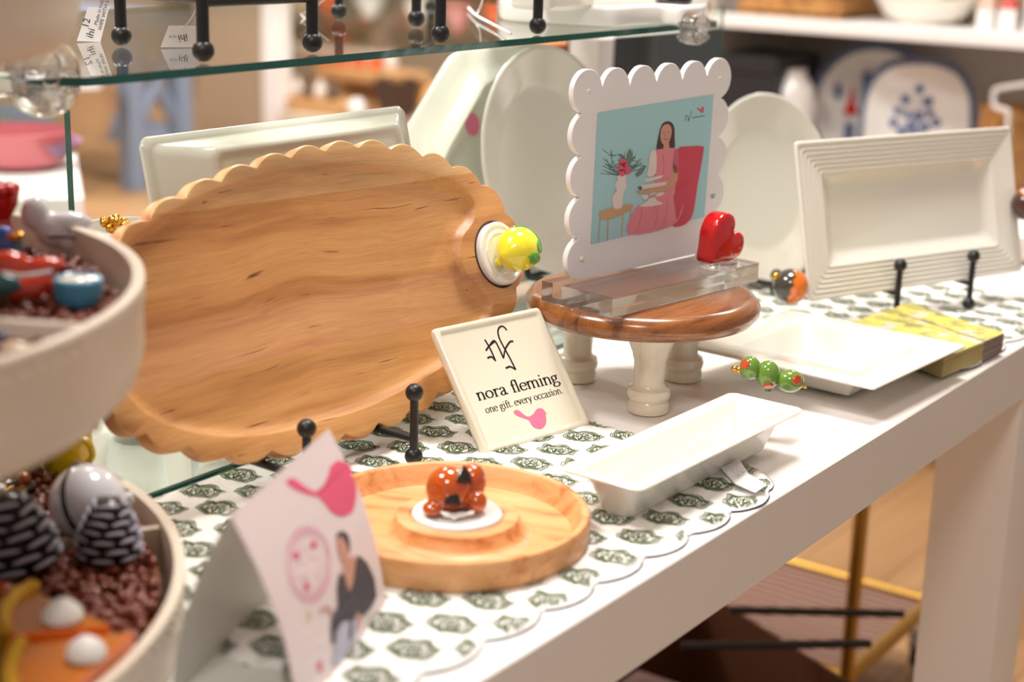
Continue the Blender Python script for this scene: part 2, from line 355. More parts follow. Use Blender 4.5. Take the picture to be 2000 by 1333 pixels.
def serif(mb, text, M2, z, thick=.17, thin=.07, mi=0):
    """M2: function (x,y in em)->local 2d"""
    x = 0
    for ch in text:
        adv, st = GL[ch]
        for q in st:
            P = spline(q[1], 5, False) if q[0] == 's' else np.array(q, float)
            if len(P) == 2 and ch not in '.': P = np.array([P[0] + (P[1] - P[0]) * t for t in (0, .5, 1)])
            P = P + np.array([x, 0]); n = len(P); L_, R_ = [], []
            for i in range(n):
                t = P[min(i + 1, n - 1)] - P[max(i - 1, 0)]; t = t / (np.linalg.norm(t) + 1e-9); nn = np.array([-t[1], t[0]])
                w_ = thin + (thick - thin) * abs(t[1]) ** 1.3
                L_.append(M2(P[i] + nn * w_ / 2)); R_.append(M2(P[i] - nn * w_ / 2))
            mb.add([(a[0], a[1], z) for a in L_] + [(a[0], a[1], z) for a in R_], [(n + i, n + i + 1, i + 1, i) for i in range(n - 1)], mi)
        x += adv
def textw(text): return sum(GL[c][0] for c in text)
def sans(mb, text, size, M, mi=0, shear=0.0):
    cu = bpy.data.curves.new('t', 'FONT'); cu.body = text; cu.size = size; cu.resolution_u = 2; cu.shear = shear
    o = bpy.data.objects.new('t', cu); C.objects.link(o)
    me = o.to_mesh(); V = [tuple(v.co) for v in me.vertices]; Fs = [tuple(p.vertices) for p in me.polygons]
    if V: mb.add(V, Fs, mi, M)
    o.to_mesh_clear(); bpy.data.objects.remove(o); bpy.data.curves.remove(cu)
exec_bird = [(0, .86), (.08, .93), (.18, .90), (.34, .70), (.46, .60), (.56, .66), (.66, .80), (.68, .90), (.76, .99), (.86, .98), (.94, .90), (.98, .80), (1.0, .76), (.97, .70), (1.0, .50), (.99, .30), (.90, .14), (.74, .08), (.58, .14), (.46, .30), (.38, .44), (.20, .56), (.04, .70)]
def bird(mb, M2, z, mi=0):
    P = spline(exec_bird, 4); mb.flat([M2(p) for p in P], z, mi)

# ================================================================== the shop room
def plankfloor():
    m, nt, b = newmat('oak_planks'); N = nt.nodes.new; L = nt.links.new
    tc = N('ShaderNodeTexCoord'); mp = N('ShaderNodeMapping'); L(tc.outputs['Object'], mp.inputs[0]); mp.inputs['Rotation'].default_value = (0, 0, R(0))
    br = N('ShaderNodeTexBrick'); br.inputs['Scale'].default_value = 1; br.inputs['Brick Width'].default_value = 1.4; br.inputs['Row Height'].default_value = 0.17
    br.inputs['Mortar Size'].default_value = 0.0025; br.inputs['Color1'].default_value = rgb(186, 148, 106); br.inputs['Color2'].default_value = rgb(168, 130, 90); br.inputs['Mortar'].default_value = rgb(120, 88, 60)
    L(mp.outputs[0], br.inputs['Vector'])
    sc = N('ShaderNodeVectorMath'); sc.operation = 'MULTIPLY'; L(mp.outputs[0], sc.inputs[0]); sc.inputs[1].default_value = (2, 30, 1)
    n = N('ShaderNodeTexNoise'); n.inputs['Scale'].default_value = 1; n.inputs['Detail'].default_value = 4; L(sc.outputs[0], n.inputs['Vector'])
    g = ramp(nt, n.outputs['Fac'], [(0.3, (.8, .76, .7, 1)), (0.7, (1.05, 1.03, 1, 1))])
    L(mixc(nt, .8, br.outputs['Color'], g, 'MULTIPLY'), b.inputs['Base Color']); b.inputs['Roughness'].default_value = 0.45; return m
floor_m = plankfloor()
wall_m = pm('warm_wall_paint', rgb(204, 190, 170), 0.8, noise=0.05)
ceil_m = pm('ceiling_paint', rgb(232, 226, 216), 0.9, noise=0.03)
X0, X1, Y0, Y1 = -3.5, 8.2, -3.5, 8.2
struct(MB().box((X0, Y0, -0.1), (X1, Y1, 0)).build('floor', floor_m, smooth=0))
struct(MB().box((X0, Y0, CEIL), (X1, Y1, CEIL + 0.1)).build('ceiling', ceil_m, smooth=0))
struct(MB().box((X0, Y1, 0), (X1 + .1, Y1 + 0.1, CEIL)).build('wall_back', wall_m, smooth=0))
struct(MB().box((X1, Y0, 0), (X1 + 0.1, Y1, CEIL)).build('wall_right', wall_m, smooth=0))
struct(MB().box((X0, Y1 - 0.02, 0), (X1, Y1, 0.12)).build('baseboard_back', pm('white_trim', rgb(238, 234, 228), .5), smooth=0))
lampm = bpy.data.materials.new('lit_panel'); lampm.use_nodes = True; MATS['lit_panel'] = lampm
_e = lampm.node_tree.nodes['Principled BSDF']; _e.inputs['Emission Color'].default_value = (1, .93, .84, 1); _e.inputs['Emission Strength'].default_value = 6
frame_w = pm('fixture_white', rgb(235, 232, 226), .5)
proto = None
for (x, y) in LIGHTS:
    if proto is None:
        proto = thing('ceiling_light', 'square recessed ceiling light panel in the shop ceiling', 'light', T(x, y, CEIL - .03), 'ceiling light panels')
        mb = MB()
        for a, b_ in (((-.32, -.32), (.32, -.29)), ((-.32, .29), (.32, .32)), ((-.32, -.29), (-.29, .29)), ((.29, -.29), (.32, .29))): mb.box((a[0], a[1], -.01), (b_[0], b_[1], .03))
        mb.build('light_frame', frame_w, proto, smooth=0); MB().box((-.29, -.29, 0.004), (.29, .29, .02)).build('diffuser', lampm, proto, smooth=0)
    else:
        c_ = proto.copy(); C.objects.link(c_); c_.location = (x, y, CEIL - .03)
        for ch in proto.children: d_ = ch.copy(); C.objects.link(d_); d_.parent = c_

# ---- white wall shelving at the right, beyond the table
SX = 2.35
zs2 = ony(2000, 68, 0)[2]
PA = onx(2000, 70, SX); PB = onx(1386, 30, SX)
ZU = (onx(2000, 70, SX)[2] + onx(1431, 30, SX)[2]) / 2; YL = PB[1]
ZL = ZU - 0.388
shelfw = pm('white_shelf_board', rgb(242, 238, 236), .45); shelfback = pm('shelf_back_panel', rgb(188, 178, 168), .8)
su = thing('shelving_unit', 'tall white shelving unit against the far right with grey back panel', 'shelves', T(SX, 0, 0))
MB().box((0.42, -1.6, 0), (0.45, YL, 2.6)).build('back_panel', shelfback, su, smooth=0)
for z in (ZU, ZL, ZU + .42, ZL - .42): MB().box((0, -1.6, z - .028), (0.42, YL, z), bev=.002).build('shelf_board', shelfw, su, smooth=0)
MB().box((0.02, YL, 0), (0.45, YL + .025, 2.6)).build('side_panel', shelfback, su, smooth=0)
MB().box((0.02, -1.64, 0), (0.45, -1.6, 2.6)).build('side_panel', shelfback, su, smooth=0)
# dishes on it
blue = pm('cobalt_print', rgb(52, 84, 140), .4); dblue = pm('dark_blue_print', rgb(84, 94, 124), .4)
def oval_plate(name, label, cxp, cyp, rp_x, rp_y, X, sq, yaw=-62):
    P = onx(cxp, cyp, X); d = dist(P); k = d / F; print(name, 'bottom', P[2] - rp_y * k, 'ZL', ZL, 'x', P[0])
    M = lean(P, yaw, 12); t = thing(name, label, 'plate', M)
    def sup(a, b_, e, z):
        th = np.linspace(0, 2 * PI, 72, endpoint=False); c_, s_ = np.cos(th), np.sin(th)
        return np.column_stack([a * np.sign(c_) * abs(c_) ** (2 / e), b_ * np.sign(s_) * abs(s_) ** (2 / e), np.full(72, z)])
    a, b_ = rp_x * k, rp_y * k
    MB().loft([sup(a * .6, b_ * .6, sq, -.024), sup(a, b_, sq, -.006), sup(a, b_, sq, 0), sup(a * .97, b_ * .97, sq, 0.001), sup(a * .78, b_ * .78, sq, -.008), sup(a * .70, b_ * .70, sq, -.014)]).build('dish', cer_pure, t)
    return t, a, b_, sup
t, a, b_, sup = oval_plate('blue_rim_plate', 'white platter with blue patterned rim and blue flower sprays, in front of a dark-rimmed plate', 1790, 248, 108, 130, SX + .14, 2.5)
mb = MB(); th = np.linspace(0, 2 * PI, 60, endpoint=False)
for k in range(60):
    p0 = sup(a * .975, b_ * .975, 2.8, 0)[int(k * 1.2) % 72]; mb.ball((p0[0] * .93, p0[1] * .93, -.0005), (a * .034, a * .034, .0016), 6)
mb.loft([sup(a * .995, b_ * .995, 2.8, 0.0016), sup(a * .97, b_ * .97, 2.8, 0.0022), sup(a * .90, b_ * .90, 2.8, -.0008)], False, False)
mb.build('rim_pattern', dblue, t)
mb = MB()
for (ux, uy, s_) in ((0.02, .50, 1), (-.26, .25, 1), (.22, .22, 1.1), (-.40, -.02, .9), (-.2, -.10, .8), (.03, -.12, 1.1), (.28, -.05, .9), (-.48, -.3, 1), (-.1, -.36, 1), (.2, -.38, 1), (.42, -.26, 1), (-.3, -.5, 1), (.02, -.6, 1.1)):
    c_ = np.array([ux * a * .8, (uy * .62 + .24) * b_])
    for q in range(7):
        an = q * 2 * PI / 7; e_ = c_ + np.array([math.cos(an), math.sin(an)]) * a * .055 * s_
        mb.ball((e_[0], e_[1], -.0125), (a * .03 * s_, a * .03 * s_, .002), 8)
    mb.ball((c_[0], c_[1], -.0125), (a * .035 * s_,) * 2 + (.003,), 8)
    mb.ribbon([c_, c_ * .5, (0, -.3 * b_)], a * .012, -.0118)
mb.build('flower_pattern', blue, t)
t, a, b_, sup = oval_plate('village_plate', 'round plate with dark rim, blue shapes and a small red tree, behind the blue-rimmed platter', 1706, 215, 122, 128, SX + .27, 2.1)
MB().loft([sup(a * 1.0, b_ * 1.0, 2.1, .0012), sup(a * .97, b_ * .97, 2.1, .0022), sup(a * .88, b_ * .88, 2.1, -.0014)], False, False).build('dark_rim', dblue, t)
mb = MB()
for (ux, uy, ww, hh) in ((-.12, .45, .15, .24), (.2, .66, .16, .2), (-.02, -.2, .1, .28), (-.35, -.45, .12, .2), (-.55, .32, .10, .12), (.5, .3, .1, .2)):
    mb.box(((ux - ww / 2) * a * 1.0, (uy - hh) * b_ * .8, -.0085), ((ux + ww / 2) * a, (uy + hh) * b_ * .8, -.0045))
mb.build('house_pattern', blue, t, smooth=0)
MB().flat([(-.46 * a, -.08 * b_), (-.22 * a, -.08 * b_), (-.30 * a, .14 * b_), (-.335 * a, .38 * b_), (-.38 * a, .14 * b_)], -.0060).build('red_tree', red_m, t, smooth=0)
# blue and white jar
P = onx(1545, 215, SX + .12); k = dist(P) / F; zb = ZL
hj = onx(1530, 125, SX + .2)[2] - zb
t = thing('blue_white_jar', 'round white jar with blue flower beside the black box', 'jar', T(P[0], P[1], zb))
MB().lathe([(.03, 0), (.05, .01), (44 * k, hj * .35), (47 * k, hj * .68), (42 * k, hj * .84), (28 * k, hj * .93), (24 * k, hj * .96), (26 * k, hj), (.0001, hj)], 32).build('body', cer_pure, t)
mb = MB()
for q in range(6): mb.ball((-38 * k + .002, -18 * k + math.cos(q) * .008, hj * .55 + math.sin(q) * .008), .006, 8)
mb.build('flower_pattern', blue, t)
# top shelf things
def wb(lo, hi, name, label, cat, m, bev=.004, M=None):
    c_ = ((lo[0] + hi[0]) / 2, (lo[1] + hi[1]) / 2, lo[2]); mb = MB().box((lo[0] - c_[0], lo[1] - c_[1], 0), (hi[0] - c_[0], hi[1] - c_[1], hi[2] - lo[2]), bev=bev)
    o = mb.build(name, m, None, T(*c_)); tag(o, label, cat); return o
Y_a = onx(1455, 30, SX + .1)[1]; Y_b = onx(1655, 40, SX + .1)[1]
def crate(name, label, lo, hi, m, slats=3):
    c_ = ((lo[0] + hi[0]) / 2, (lo[1] + hi[1]) / 2, lo[2]); hx, hy, H = (hi[0] - lo[0]) / 2, (hi[1] - lo[1]) / 2, hi[2] - lo[2]
    t = thing(name, label, 'crate', T(*c_)); MB().box((-hx, -hy, 0), (hx, hy, .012)).build('bottom_board', m, t, smooth=0)
    hs = H / slats
    for k in range(slats):
        for s_ in (-1, 1):
            MB().box((-hx, s_ * hy - (.01 if s_ > 0 else 0), k * hs + .004), (hx, s_ * hy + (.01 if s_ < 0 else 0), (k + 1) * hs - .006), bev=.0015).build('slat', m, t, smooth=0)
            MB().box((s_ * hx - (.01 if s_ > 0 else 0), -hy + .011, k * hs + .004), (s_ * hx + (.01 if s_ < 0 else 0), hy - .011, (k + 1) * hs - .006), bev=.0015).build('slat', m, t, smooth=0)
    return t
wood_crate = wood('crate_wood', rgb(196, 150, 92), rgb(180, 132, 76), rgb(150, 104, 56), stave=.2, streak=.1)
crate('wooden_crate', 'brown slatted wooden crate on the top wall shelf', (SX + .06, Y_b, ZU), (SX + .34, Y_a, ZU + .16), wood_crate)
# boat bowl
P = onx(1800, 60, SX + .15); k = dist(P) / F
t = thing('long_bowl', 'long white boat-shaped bowl with a square dish in it, on the top wall shelf', 'bowl', T(P[0], P[1], ZU))
def bring(sc, z, lift=0):
    th = np.linspace(0, 2 * PI, 48, endpoint=False); return np.column_stack([.075 * sc * np.sin(th), 102 * k * sc * np.cos(th), z + lift * np.cos(th) ** 2])
MB().loft([bring(.45, 0), bring(.75, .018), bring(1, .048, .016), bring(.96, .050, .016), bring(.7, .024), bring(.4, .01)]).build('bowl_body', cer, t)
MB().loft([rrect(.07, .085, .01, 4, .03), rrect(.10, .115, .012, 4, .085), rrect(.09, .105, .012, 4, .085), rrect(.06, .075, .01, 4, .04)]).build('inner_dish', cer, t)
for i, (xx, lb, cm) in enumerate(((1925, 'small white house figurine with pink roof on the top wall shelf, the left one', rgb(214, 170, 150)), (1967, 'small white house figurine with red roof on the top wall shelf, the right one', rgb(190, 60, 50)))):
    P = onx(xx, 66, SX + .1); t = thing('house_figurine', lb, 'figurine', T(P[0], P[1], ZU), 'house figurines on the top shelf')
    MB().box((-.018, -.018, 0), (.018, .018, .05), bev=.002).build('body', cer_pure, t)
    MB().loft([rrect(.042, .042, .002, 2, .05), rrect(.004, .004, .001, 2, .085)]).build('roof', pm('roof_paint_%d' % i, cm, .5), t, smooth=0)
wb((SX + .02, onx(2040, 60, SX)[1] - .05, ZU), (SX + .2, onx(1990, 60, SX)[1], ZU + .14), 'gift_box', 'white box at the right end of the top wall shelf', 'box', pm('box_card', rgb(232, 226, 228), .6))
P = onx(1875, 20, SX + .3); t = thing('serving_bowl', 'deep cream bowl behind the boat-shaped bowl on the top wall shelf', 'bowl', T(P[0], P[1] - .05, ZU))
MB().lathe([(.05, 0), (.11, .05), (.15, .12), (.145, .12), (.1, .05), (.0001, .02)], 40).build('body', pm('olive_cream', rgb(206, 196, 160), .4), t)
# things standing left on top shelf
P = onx(1420, 10, SX + .12)
wb((P[0] - .04, P[1] - .05, ZU), (P[0] + .04, P[1] + .03, ZU + .1), 'candle_box', 'grey box at the left end of the top wall shelf', 'box', pm('grey_card', rgb(150, 142, 136), .6))
# wire hook stand and wooden stool block at lower shelf, right
Pw = onx(1965, 250, SX + .05)
pts = [onx(x, y, SX + .05) for x, y in ((2040, 158), (1995, 166), (1946, 175), (1941, 190), (1941, 206), (1952, 212), (1968, 217), (1969, 240), (1966, 300))]
mb = MB().tube(spline(pts, 4, False), .0055, 8); o = mb.build('wire_stand', pm('white_wire', rgb(236, 232, 228), .4)); tag(o, 'bent white wire stand on the lower wall shelf at the right edge', 'wire stand')
P = onx(1968, 240, SX + .18); t = thing('wooden_bowl', 'small round wooden bowl behind the white wire stand', 'bowl', T(P[0], P[1], ZL))
MB().lathe([(.04, 0), (.06, .02), (.062, P[2] - ZL + .04), (.055, P[2] - ZL + .04), (.05, .03), (.0001, .02)], 32).build('body', wood_crate, t)
P = onx(1912, 246, SX + .15); o = MB().lathe([(.05, 0), (.075, .03), (.08, .05), (.07, .05), (.06, .02), (.0001, .012)], 32).build('small_dish', cer_pure, None, T(P[0], P[1], P[2] - .05)); o.location.z = ZL; tag(o, 'small white dish at the right of the blue-rimmed platter', 'dish')

# ---- far left of the shop
bluegrey = pm('blue_grey_paint', rgb(126, 142, 166), .55)
Pf = onz(262, 372, 0); kf = dist(Pf) / F
t = thing('console_table', 'blue-grey console table with crossed side braces and a lower shelf, far back', 'table', lean(Pf, -12, 0) @ np.array([[1, 0, 0, 0], [0, 0, 1, 0], [0, -1, 0, 0], [0, 0, 0, 1.0]]) @ np.eye(4))
t.matrix_local = Matrix(T(Pf[0], Pf[1], 0, R(-4)).tolist())
Hc = 300 * kf
for (x, y) in ((0, 0), (.26, 0), (0, 1.1), (.26, 1.1)): MB().box((x - .04, y - .04, 0), (x + .04, y + .04, Hc), bev=.004).build('leg', bluegrey, t, smooth=0)
MB().box((-.06, -.06, Hc), (.36, 1.2, Hc + .05), bev=.004).build('top_board', bluegrey, t, smooth=0)
MB().box((-.02, 0, .20), (.3, 1.1, .25)).build('lower_shelf', bluegrey, t, smooth=0)
for a_, b2 in (((0, .22), (.26, Hc)), ((.26, .22), (0, Hc))): MB().tube([(a_[0], 0, a_[1]), (b2[0], 0, b2[1])], .03, 6).build('cross_brace', bluegrey, t, smooth=0)
Pc = onz(205, 280, .25)
basketm = pm('wicker', rgb(196, 164, 128), .8, noise=.4, nscale=60, bump=.5)
t = thing('wicker_basket', 'tan wicker basket on the lower shelf of the blue-grey console', 'basket', T(Pc[0] + .08, Pc[1] + .22, .25))
MB().lathe([(.10, 0), (.12, .08), (.13, .2), (.135, .21), (.12, .2), (.10, .05), (.0001, .04)], 32).build('basket_body', basketm, t)
MB().tube([(.12, 0, .2), (.1, 0, .28), (0, 0, .32), (-.1, 0, .28), (-.12, 0, .2)], .012, 8).build('handle', basketm, t)
Pb_ = onz(215, 240, .45); t = thing('cotton_bag', 'white cotton bag lying in the wicker basket', 'bag', T(Pc[0] + .08, Pc[1] + .22, .30))
MB().ball((0, 0, .10), (.085, .08, .15), 24).build('bag_body', paper, t)
# tan partition and white post
Pp = onx(460, 250, 4.9)
tanm = pm('tan_panel', rgb(176, 154, 130), .8, noise=.05)
o = struct(MB().box((4.9, ony(530, 200, 0)[1] * 0 + onx(535, 200, 4.9)[1], 0), (5.0, onx(385, 200, 4.9)[1], 2.1)).build('wall_partition', tanm, smooth=0))
Pq = onx(542, 240, 4.7); kq = dist(Pq) / F
MB2 = MB().box((-.04, -.06, 0), (.04, .06, 1.9), bev=.004); o = MB2.build('white_post', shelfw, None, T(Pq[0], Pq[1], 0), smooth=0); tag(o, 'white upright post at the end of the tan partition', 'post')
# pale end piece of rail

# display table with wooden crates and orange pieces (far middle)
Pt = onx(680, 238, 4.6); kt = dist(Pt) / F
tz = Pt[2]
t = thing('far_display_table', 'long grey-white display table far behind the wooden board', 'table', T(4.6, 0, 0))
ya, yb = onx(900, 230, 4.6)[1], onx(545, 230, 4.6)[1]
MB().box((0, ya - .6, tz - .06), (1.0, yb, tz), bev=.004).build('tabletop', pm('greige_table', rgb(206, 190, 168), .5), t, smooth=0)
MB().box((.05, ya - .55, 0), (.95, yb - .05, tz - .06)).build('base_panel', tanm, t, smooth=0)
y1, y2 = onx(668, 218, 4.7)[1], onx(552, 205, 4.7)[1]
h1 = onx(600, 196, 4.7)[2] - tz
t = thing('wooden_riser', 'two-step light wooden display riser on the far table', 'riser', T(4.7, (y1 + y2) / 2, tz)); hw = (y2 - y1) / 2
yR = onx(765, 200, 4.9)[1] - (y1 + y2) / 2
MB().box((0, -hw, 0), (.22, hw, max(h1, .04)), bev=.003).build('lower_step', wood_light, t, smooth=0)
h2 = onx(660, 135, 4.95)[2] - tz
MB().box((.25, yR, h2 - .05), (.5, hw + .02, h2), bev=.003).build('upper_step', wood_light, t, smooth=0)
MB().box((.45, yR, 0), (.5, hw + .02, h2 - .05)).build('back_board', wood_light, t, smooth=0)
MB().box((.22, yR, 0), (.27, -hw, .05)).build('side_rail', wood_light, t, smooth=0)
orange = pm('orange_glaze', rgb(232, 104, 40), .35); whm = pm('white_glaze_far', rgb(238, 232, 224), .3); brn = pm('brown_glaze_far', rgb(88, 62, 46), .4)
def small_vase(name, label, cat, P, h, r, m, grp):
    t = thing(name, label, cat, T(*P), grp)
    MB().lathe([(r * .5, 0), (r * .95, h * .25), (r, h * .45), (r * .5, h * .75), (r * .42, h * .85), (r * .55, h), (r * .42, h), (.0001, h * .8)], 20).build('body', m, t); return t
pw, pb = [], []
protoO = None
for i, xx in enumerate((600, 618, 636, 652, 668, 684, 700, 716, 732, 748)):
    P = onx(xx, 130, 5.05); m = (orange, whm, orange, whm, orange)[i % 5]
    P = (5.05 + .06 * (i % 2), P[1], tz + h2)
    if i in (0, 1): small_vase('pumpkin_vase', 'tiny %s vase, %s from the left on the upper step of the far riser' % (('orange', 'first'), ('white', 'second'))[i], 'vase', P, .10, .035, m, 'vases on the upper riser step') ; continue
    src = [o_ for o_ in C.objects if o_.name.startswith('pumpkin_vase')][i % 2]
    c_ = src.copy(); C.objects.link(c_); c_.location = P
    for ch in src.children: d_ = ch.copy(); C.objects.link(d_); d_.parent = c_
    c_['label'] = 'tiny %s vase, %s from the left on the upper step of the far riser' % (('orange', 'white')[i % 2], ('third', 'fourth', 'fifth', 'sixth', 'seventh', 'eighth', 'ninth', 'tenth')[i - 2])
for i, xx in enumerate((580, 604, 626, 650)):
    P = onx(xx, 190, 4.8); o = None
    m = (whm, brn)[i % 2]
    small_vase('small_jar', ('small %s jar on the lower riser step, %s from the left' % (('white', 'dark brown')[i % 2], ('first', 'second', 'third', 'fourth')[i])), 'jar', (4.8, P[1], tz + max(h1, .04)), .09, .034, m, 'jars on the lower riser step')
P = onx(697, 192, 4.75); o = MB().ball((0, 0, .045), .045, 20).build('light_spot_globe', pm('light_spot_white', rgb(245, 242, 240), .15), None, T(P[0], P[1], tz)); tag(o, 'white globe added in place of a blurred spot of light at the right end of the far wooden riser', 'globe')  # added ball, imitates an out-of-focus white spot of light
# terracotta basket and dark bowl right of it
P = onx(868, 175, 4.7); kk = dist(P) / F
t = thing('fruit_bowl', 'wide orange and pink patterned bowl tilted up on the far table', 'bowl', lean((4.7, P[1], tz + .003), -50, 20))
MB().lathe([(.05, -.02), (.1, 0), (.17, .05), (.165, .055), (.09, .012), (.0001, .008)], 32, M=T(0, .108, 0) @ T(0, 0, 0, 0, .62)).build('bowl_body', pm('terracotta_glaze', rgb(226, 150, 120), .4, noise=.5, nscale=25), t)
MB().lathe([(.165, .054), (.175, .058), (.168, .062)], 32, M=T(0, .108, 0) @ T(0, 0, 0, 0, .62)).build('rim', pm('amber_rim', rgb(214, 150, 70), .4), t)
P = onx(775, 172, 4.9); t = thing('dark_basket', 'dark brown basket between the riser and the patterned bowl', 'basket', T(P[0], P[1], tz))
MB().lathe([(.08, 0), (.1, .1), (.11, .18), (.1, .18), (.08, .04), (.0001, .03)], 28).build('basket_body', pm('dark_wicker', rgb(70, 48, 36), .8, bump=.4), t)
P = onx(800, 215, 4.62); o = MB().box((-.05, -.16, 0), (.05, .1, .02), bev=.003).build('rust_box', pm('rust_card', rgb(176, 82, 44), .6), None, T(P[0] + .06, P[1], tz)); tag(o, 'flat rust-coloured box at the front edge of the far table', 'box')
# tall blurred goods above / behind (seen over and through the glass shelf)
P = onx(480, 60, 3.9)
t = thing('store_cabinet', 'tall grey-beige cabinet with shelves along the far wall', 'cabinet', T(6.9, 0, 0))
ca, cb = onx(1130, 60, 6.9)[1], min(7.9, onx(150, 60, 6.9)[1])
MB().box((.5, ca, 0), (.55, cb, 2.5)).build('back_panel', pm('cabinet_back', rgb(190, 180, 160), .8), t, smooth=0)
for z in (.75, 1.15, 1.55, 1.95): MB().box((0, ca, z), (.5, cb, z + .03)).build('shelf', pm('cabinet_shelf_%d' % (z * 100), rgb(216, 204, 186), .6), t, smooth=0)
k = 0
ORD = ['first', 'second', 'third', 'fourth', 'fifth', 'sixth', 'seventh', 'eighth', 'ninth', 'tenth', 'eleventh', 'twelfth', 'thirteenth', 'fourteenth', 'fifteenth', 'sixteenth', 'seventeenth', 'eighteenth', 'nineteenth', 'twentieth'] + ['last'] * 10
kinds = [(orange, 'orange'), (whm, 'white'), (pm('sage_glaze', rgb(150, 160, 132), .4), 'sage green'), (pm('rose_glaze', rgb(206, 140, 130), .4), 'rose'), (pm('sand_glaze', rgb(196, 172, 140), .5), 'sand')]
prots = {}
for z in (.78, 1.18, 1.58):
    y = ca + .2; nn_ = 0
    while y < cb - .1:
        h = rng.uniform(.16, .3); r = rng.uniform(.06, .11); q = int(rng.integers(0, 5))
        lb = '%s vase, %s from the right on the %s shelf of the far cabinet' % (kinds[q][1], ORD[nn_], {.78: 'lowest', 1.18: 'middle', 1.58: 'top'}[z]); nn_ += 1
        if q not in prots:
            prots[q] = small_vase('tall_vase', lb, 'vase', (7.1, y, z), .24, .08, kinds[q][0], 'vases in the far cabinet, %s' % kinds[q][1])
        else:
            s_ = prots[q]; c_ = s_.copy(); C.objects.link(c_); c_.location = (7.1 + rng.uniform(-.06, .1), y, z); c_.scale = (r / .08, r / .08, h / .24); c_['label'] = lb
            for ch in s_.children: d_ = ch.copy(); C.objects.link(d_); d_.parent = c_
        y += rng.uniform(.22, .42)
# orange flower arrangement and white bag on the far table, showing through the glass shelf
P = onx(700, 100, 4.95)
t = thing('flower_arrangement', 'orange and blush artificial flowers standing at the back of the far table', 'flowers', T(5.4, onx(705, 60, 5.4)[1], tz))
MB().lathe([(.07, 0), (.09, .1), (.06, .2), (.07, .24), (.0001, .22)], 24).build('vase', whm, t)
mb = MB()
for q in range(26): mb.ball((rng.uniform(-.15, .15), rng.uniform(-.28, .28), .30 + rng.uniform(0, .42)), rng.uniform(.035, .07), 10)
mb.build('orange_blooms', orange, t)
mb = MB()
for q in range(22): mb.ball((rng.uniform(-.15, .15), rng.uniform(-.3, .3), .28 + rng.uniform(0, .45)), rng.uniform(.03, .07), 10)
mb.build('pale_blooms', pm('blush_petal', rgb(236, 200, 184), .6), t)
mb = MB()
for q in range(14): mb.tube([(0, 0, .2), (rng.uniform(-.15, .15), rng.uniform(-.3, .3), rng.uniform(.4, .75))], .006, 5)
mb.build('stems', green_leaf, t)
P = onx(480, 100, 4.4)
t = thing('shopping_bag', 'translucent white shopping bag with a pink band, blurred behind the upper glass', 'bag', T(5.4, onx(490, 60, 5.4)[1], tz))
MB().loft([rrect(.16, .42, .03, 4, 0), rrect(.14, .40, .03, 4, .45), rrect(.10, .44, .03, 4, .5)]).build('bag_body', paper, t)
MB().box((-.083, -.2, .28), (.083, .2, .34)).build('pink_band', palepink, t, smooth=0)

# pink bowl on white low shelf behind the left glass panel
d0 = 2.6
def atd(x, y, d): r_ = ray(x, y); return CAM + r_ * d
Pb = atd(60, 345, d0)
t = thing('white_rack', 'white open rack seen through the left glass panel', 'rack', T(Pb[0], Pb[1], 0, R(-38)))
zb1 = Pb[2] - .004
zb2 = atd(60, 222, d0 + .1)[2]
for z in (zb1, ): MB().box((-.45, -.16, z - .045), (.075, .45, z), bev=.004).build('shelf_board', shelfw, t, smooth=0)
MB().box((.02, .38, 0), (.06, .42, zb1 - .045)).build('leg', shelfw, t, smooth=0)
MB().box((.02, -.14, 0), (.06, -.10, zb1 - .045)).build('leg', shelfw, t, smooth=0)
Pm = atd(40, 330, d0 + .12)
pinkglass = pm('pink_glaze_bowl', rgb(206, 96, 104), .25, coat=.4)
kb = (d0 + .1) / F
t = thing('pink_bowl', 'round pink bowl on the white rack behind the glass panel', 'bowl', T(Pm[0], Pm[1], zb1))
MB().lathe([(60 * kb, 0), (84 * kb, .012), (95 * kb, .06), (92 * kb, .062), (80 * kb, .018), (.0001, .01)], 48).build('bowl_body', pinkglass, t)
o = MB().lathe([(.05, 0), (.075, .01), (.085, .03), (.078, .03), (.06, .01), (.0001, .008)], 32).build('stacked_dish', pm('violet_glaze', rgb(150, 110, 150), .3), None, T(Pm[0] + .02, Pm[1], zb1 + .012)); tag(o, 'small violet dish inside the pink bowl behind the glass', 'dish')

# ================================================================== display table
TX0, TX1, TY0, TY1 = -1.15, 1.02, -0.232, 0.62
t = thing('display_table', 'long white painted table with thick top carrying the tableware display', 'table', T(0, 0, 0))
MB().box((TX0, TY0, .736), (TX1, TY1, ZT), bev=.0012).build('tabletop', tablem, t)
LGD = float(onx(1828, 1333, .658)[1]) - TY0; print('leg depth', LGD)
LGD = .088
for x, y in ((.658, TY0 + .002), (.658, TY1 - .1), (TX0 + .02, TY0 + .002), (TX0 + .02, TY1 - .1)):
    MB().box((x, y, 0), (x + .095, y + LGD, .7359), bev=.0015).build('leg', tablem, t)
# second white table behind the right end
o = MB().box((1.42, -.62, .72), (2.1, .10, .76), bev=.002); 
t2 = thing('side_table', 'white side table beyond the right end of the display table', 'table', T(0, 0, 0))
o.build('tabletop', tablem, t2)
for x, y in ((1.44, -.60), (2.0, -.60), (2.0, .02)): MB().box((x, y, 0), (x + .05, y + .05, .7199)).build('leg', tablem, t2, smooth=0)

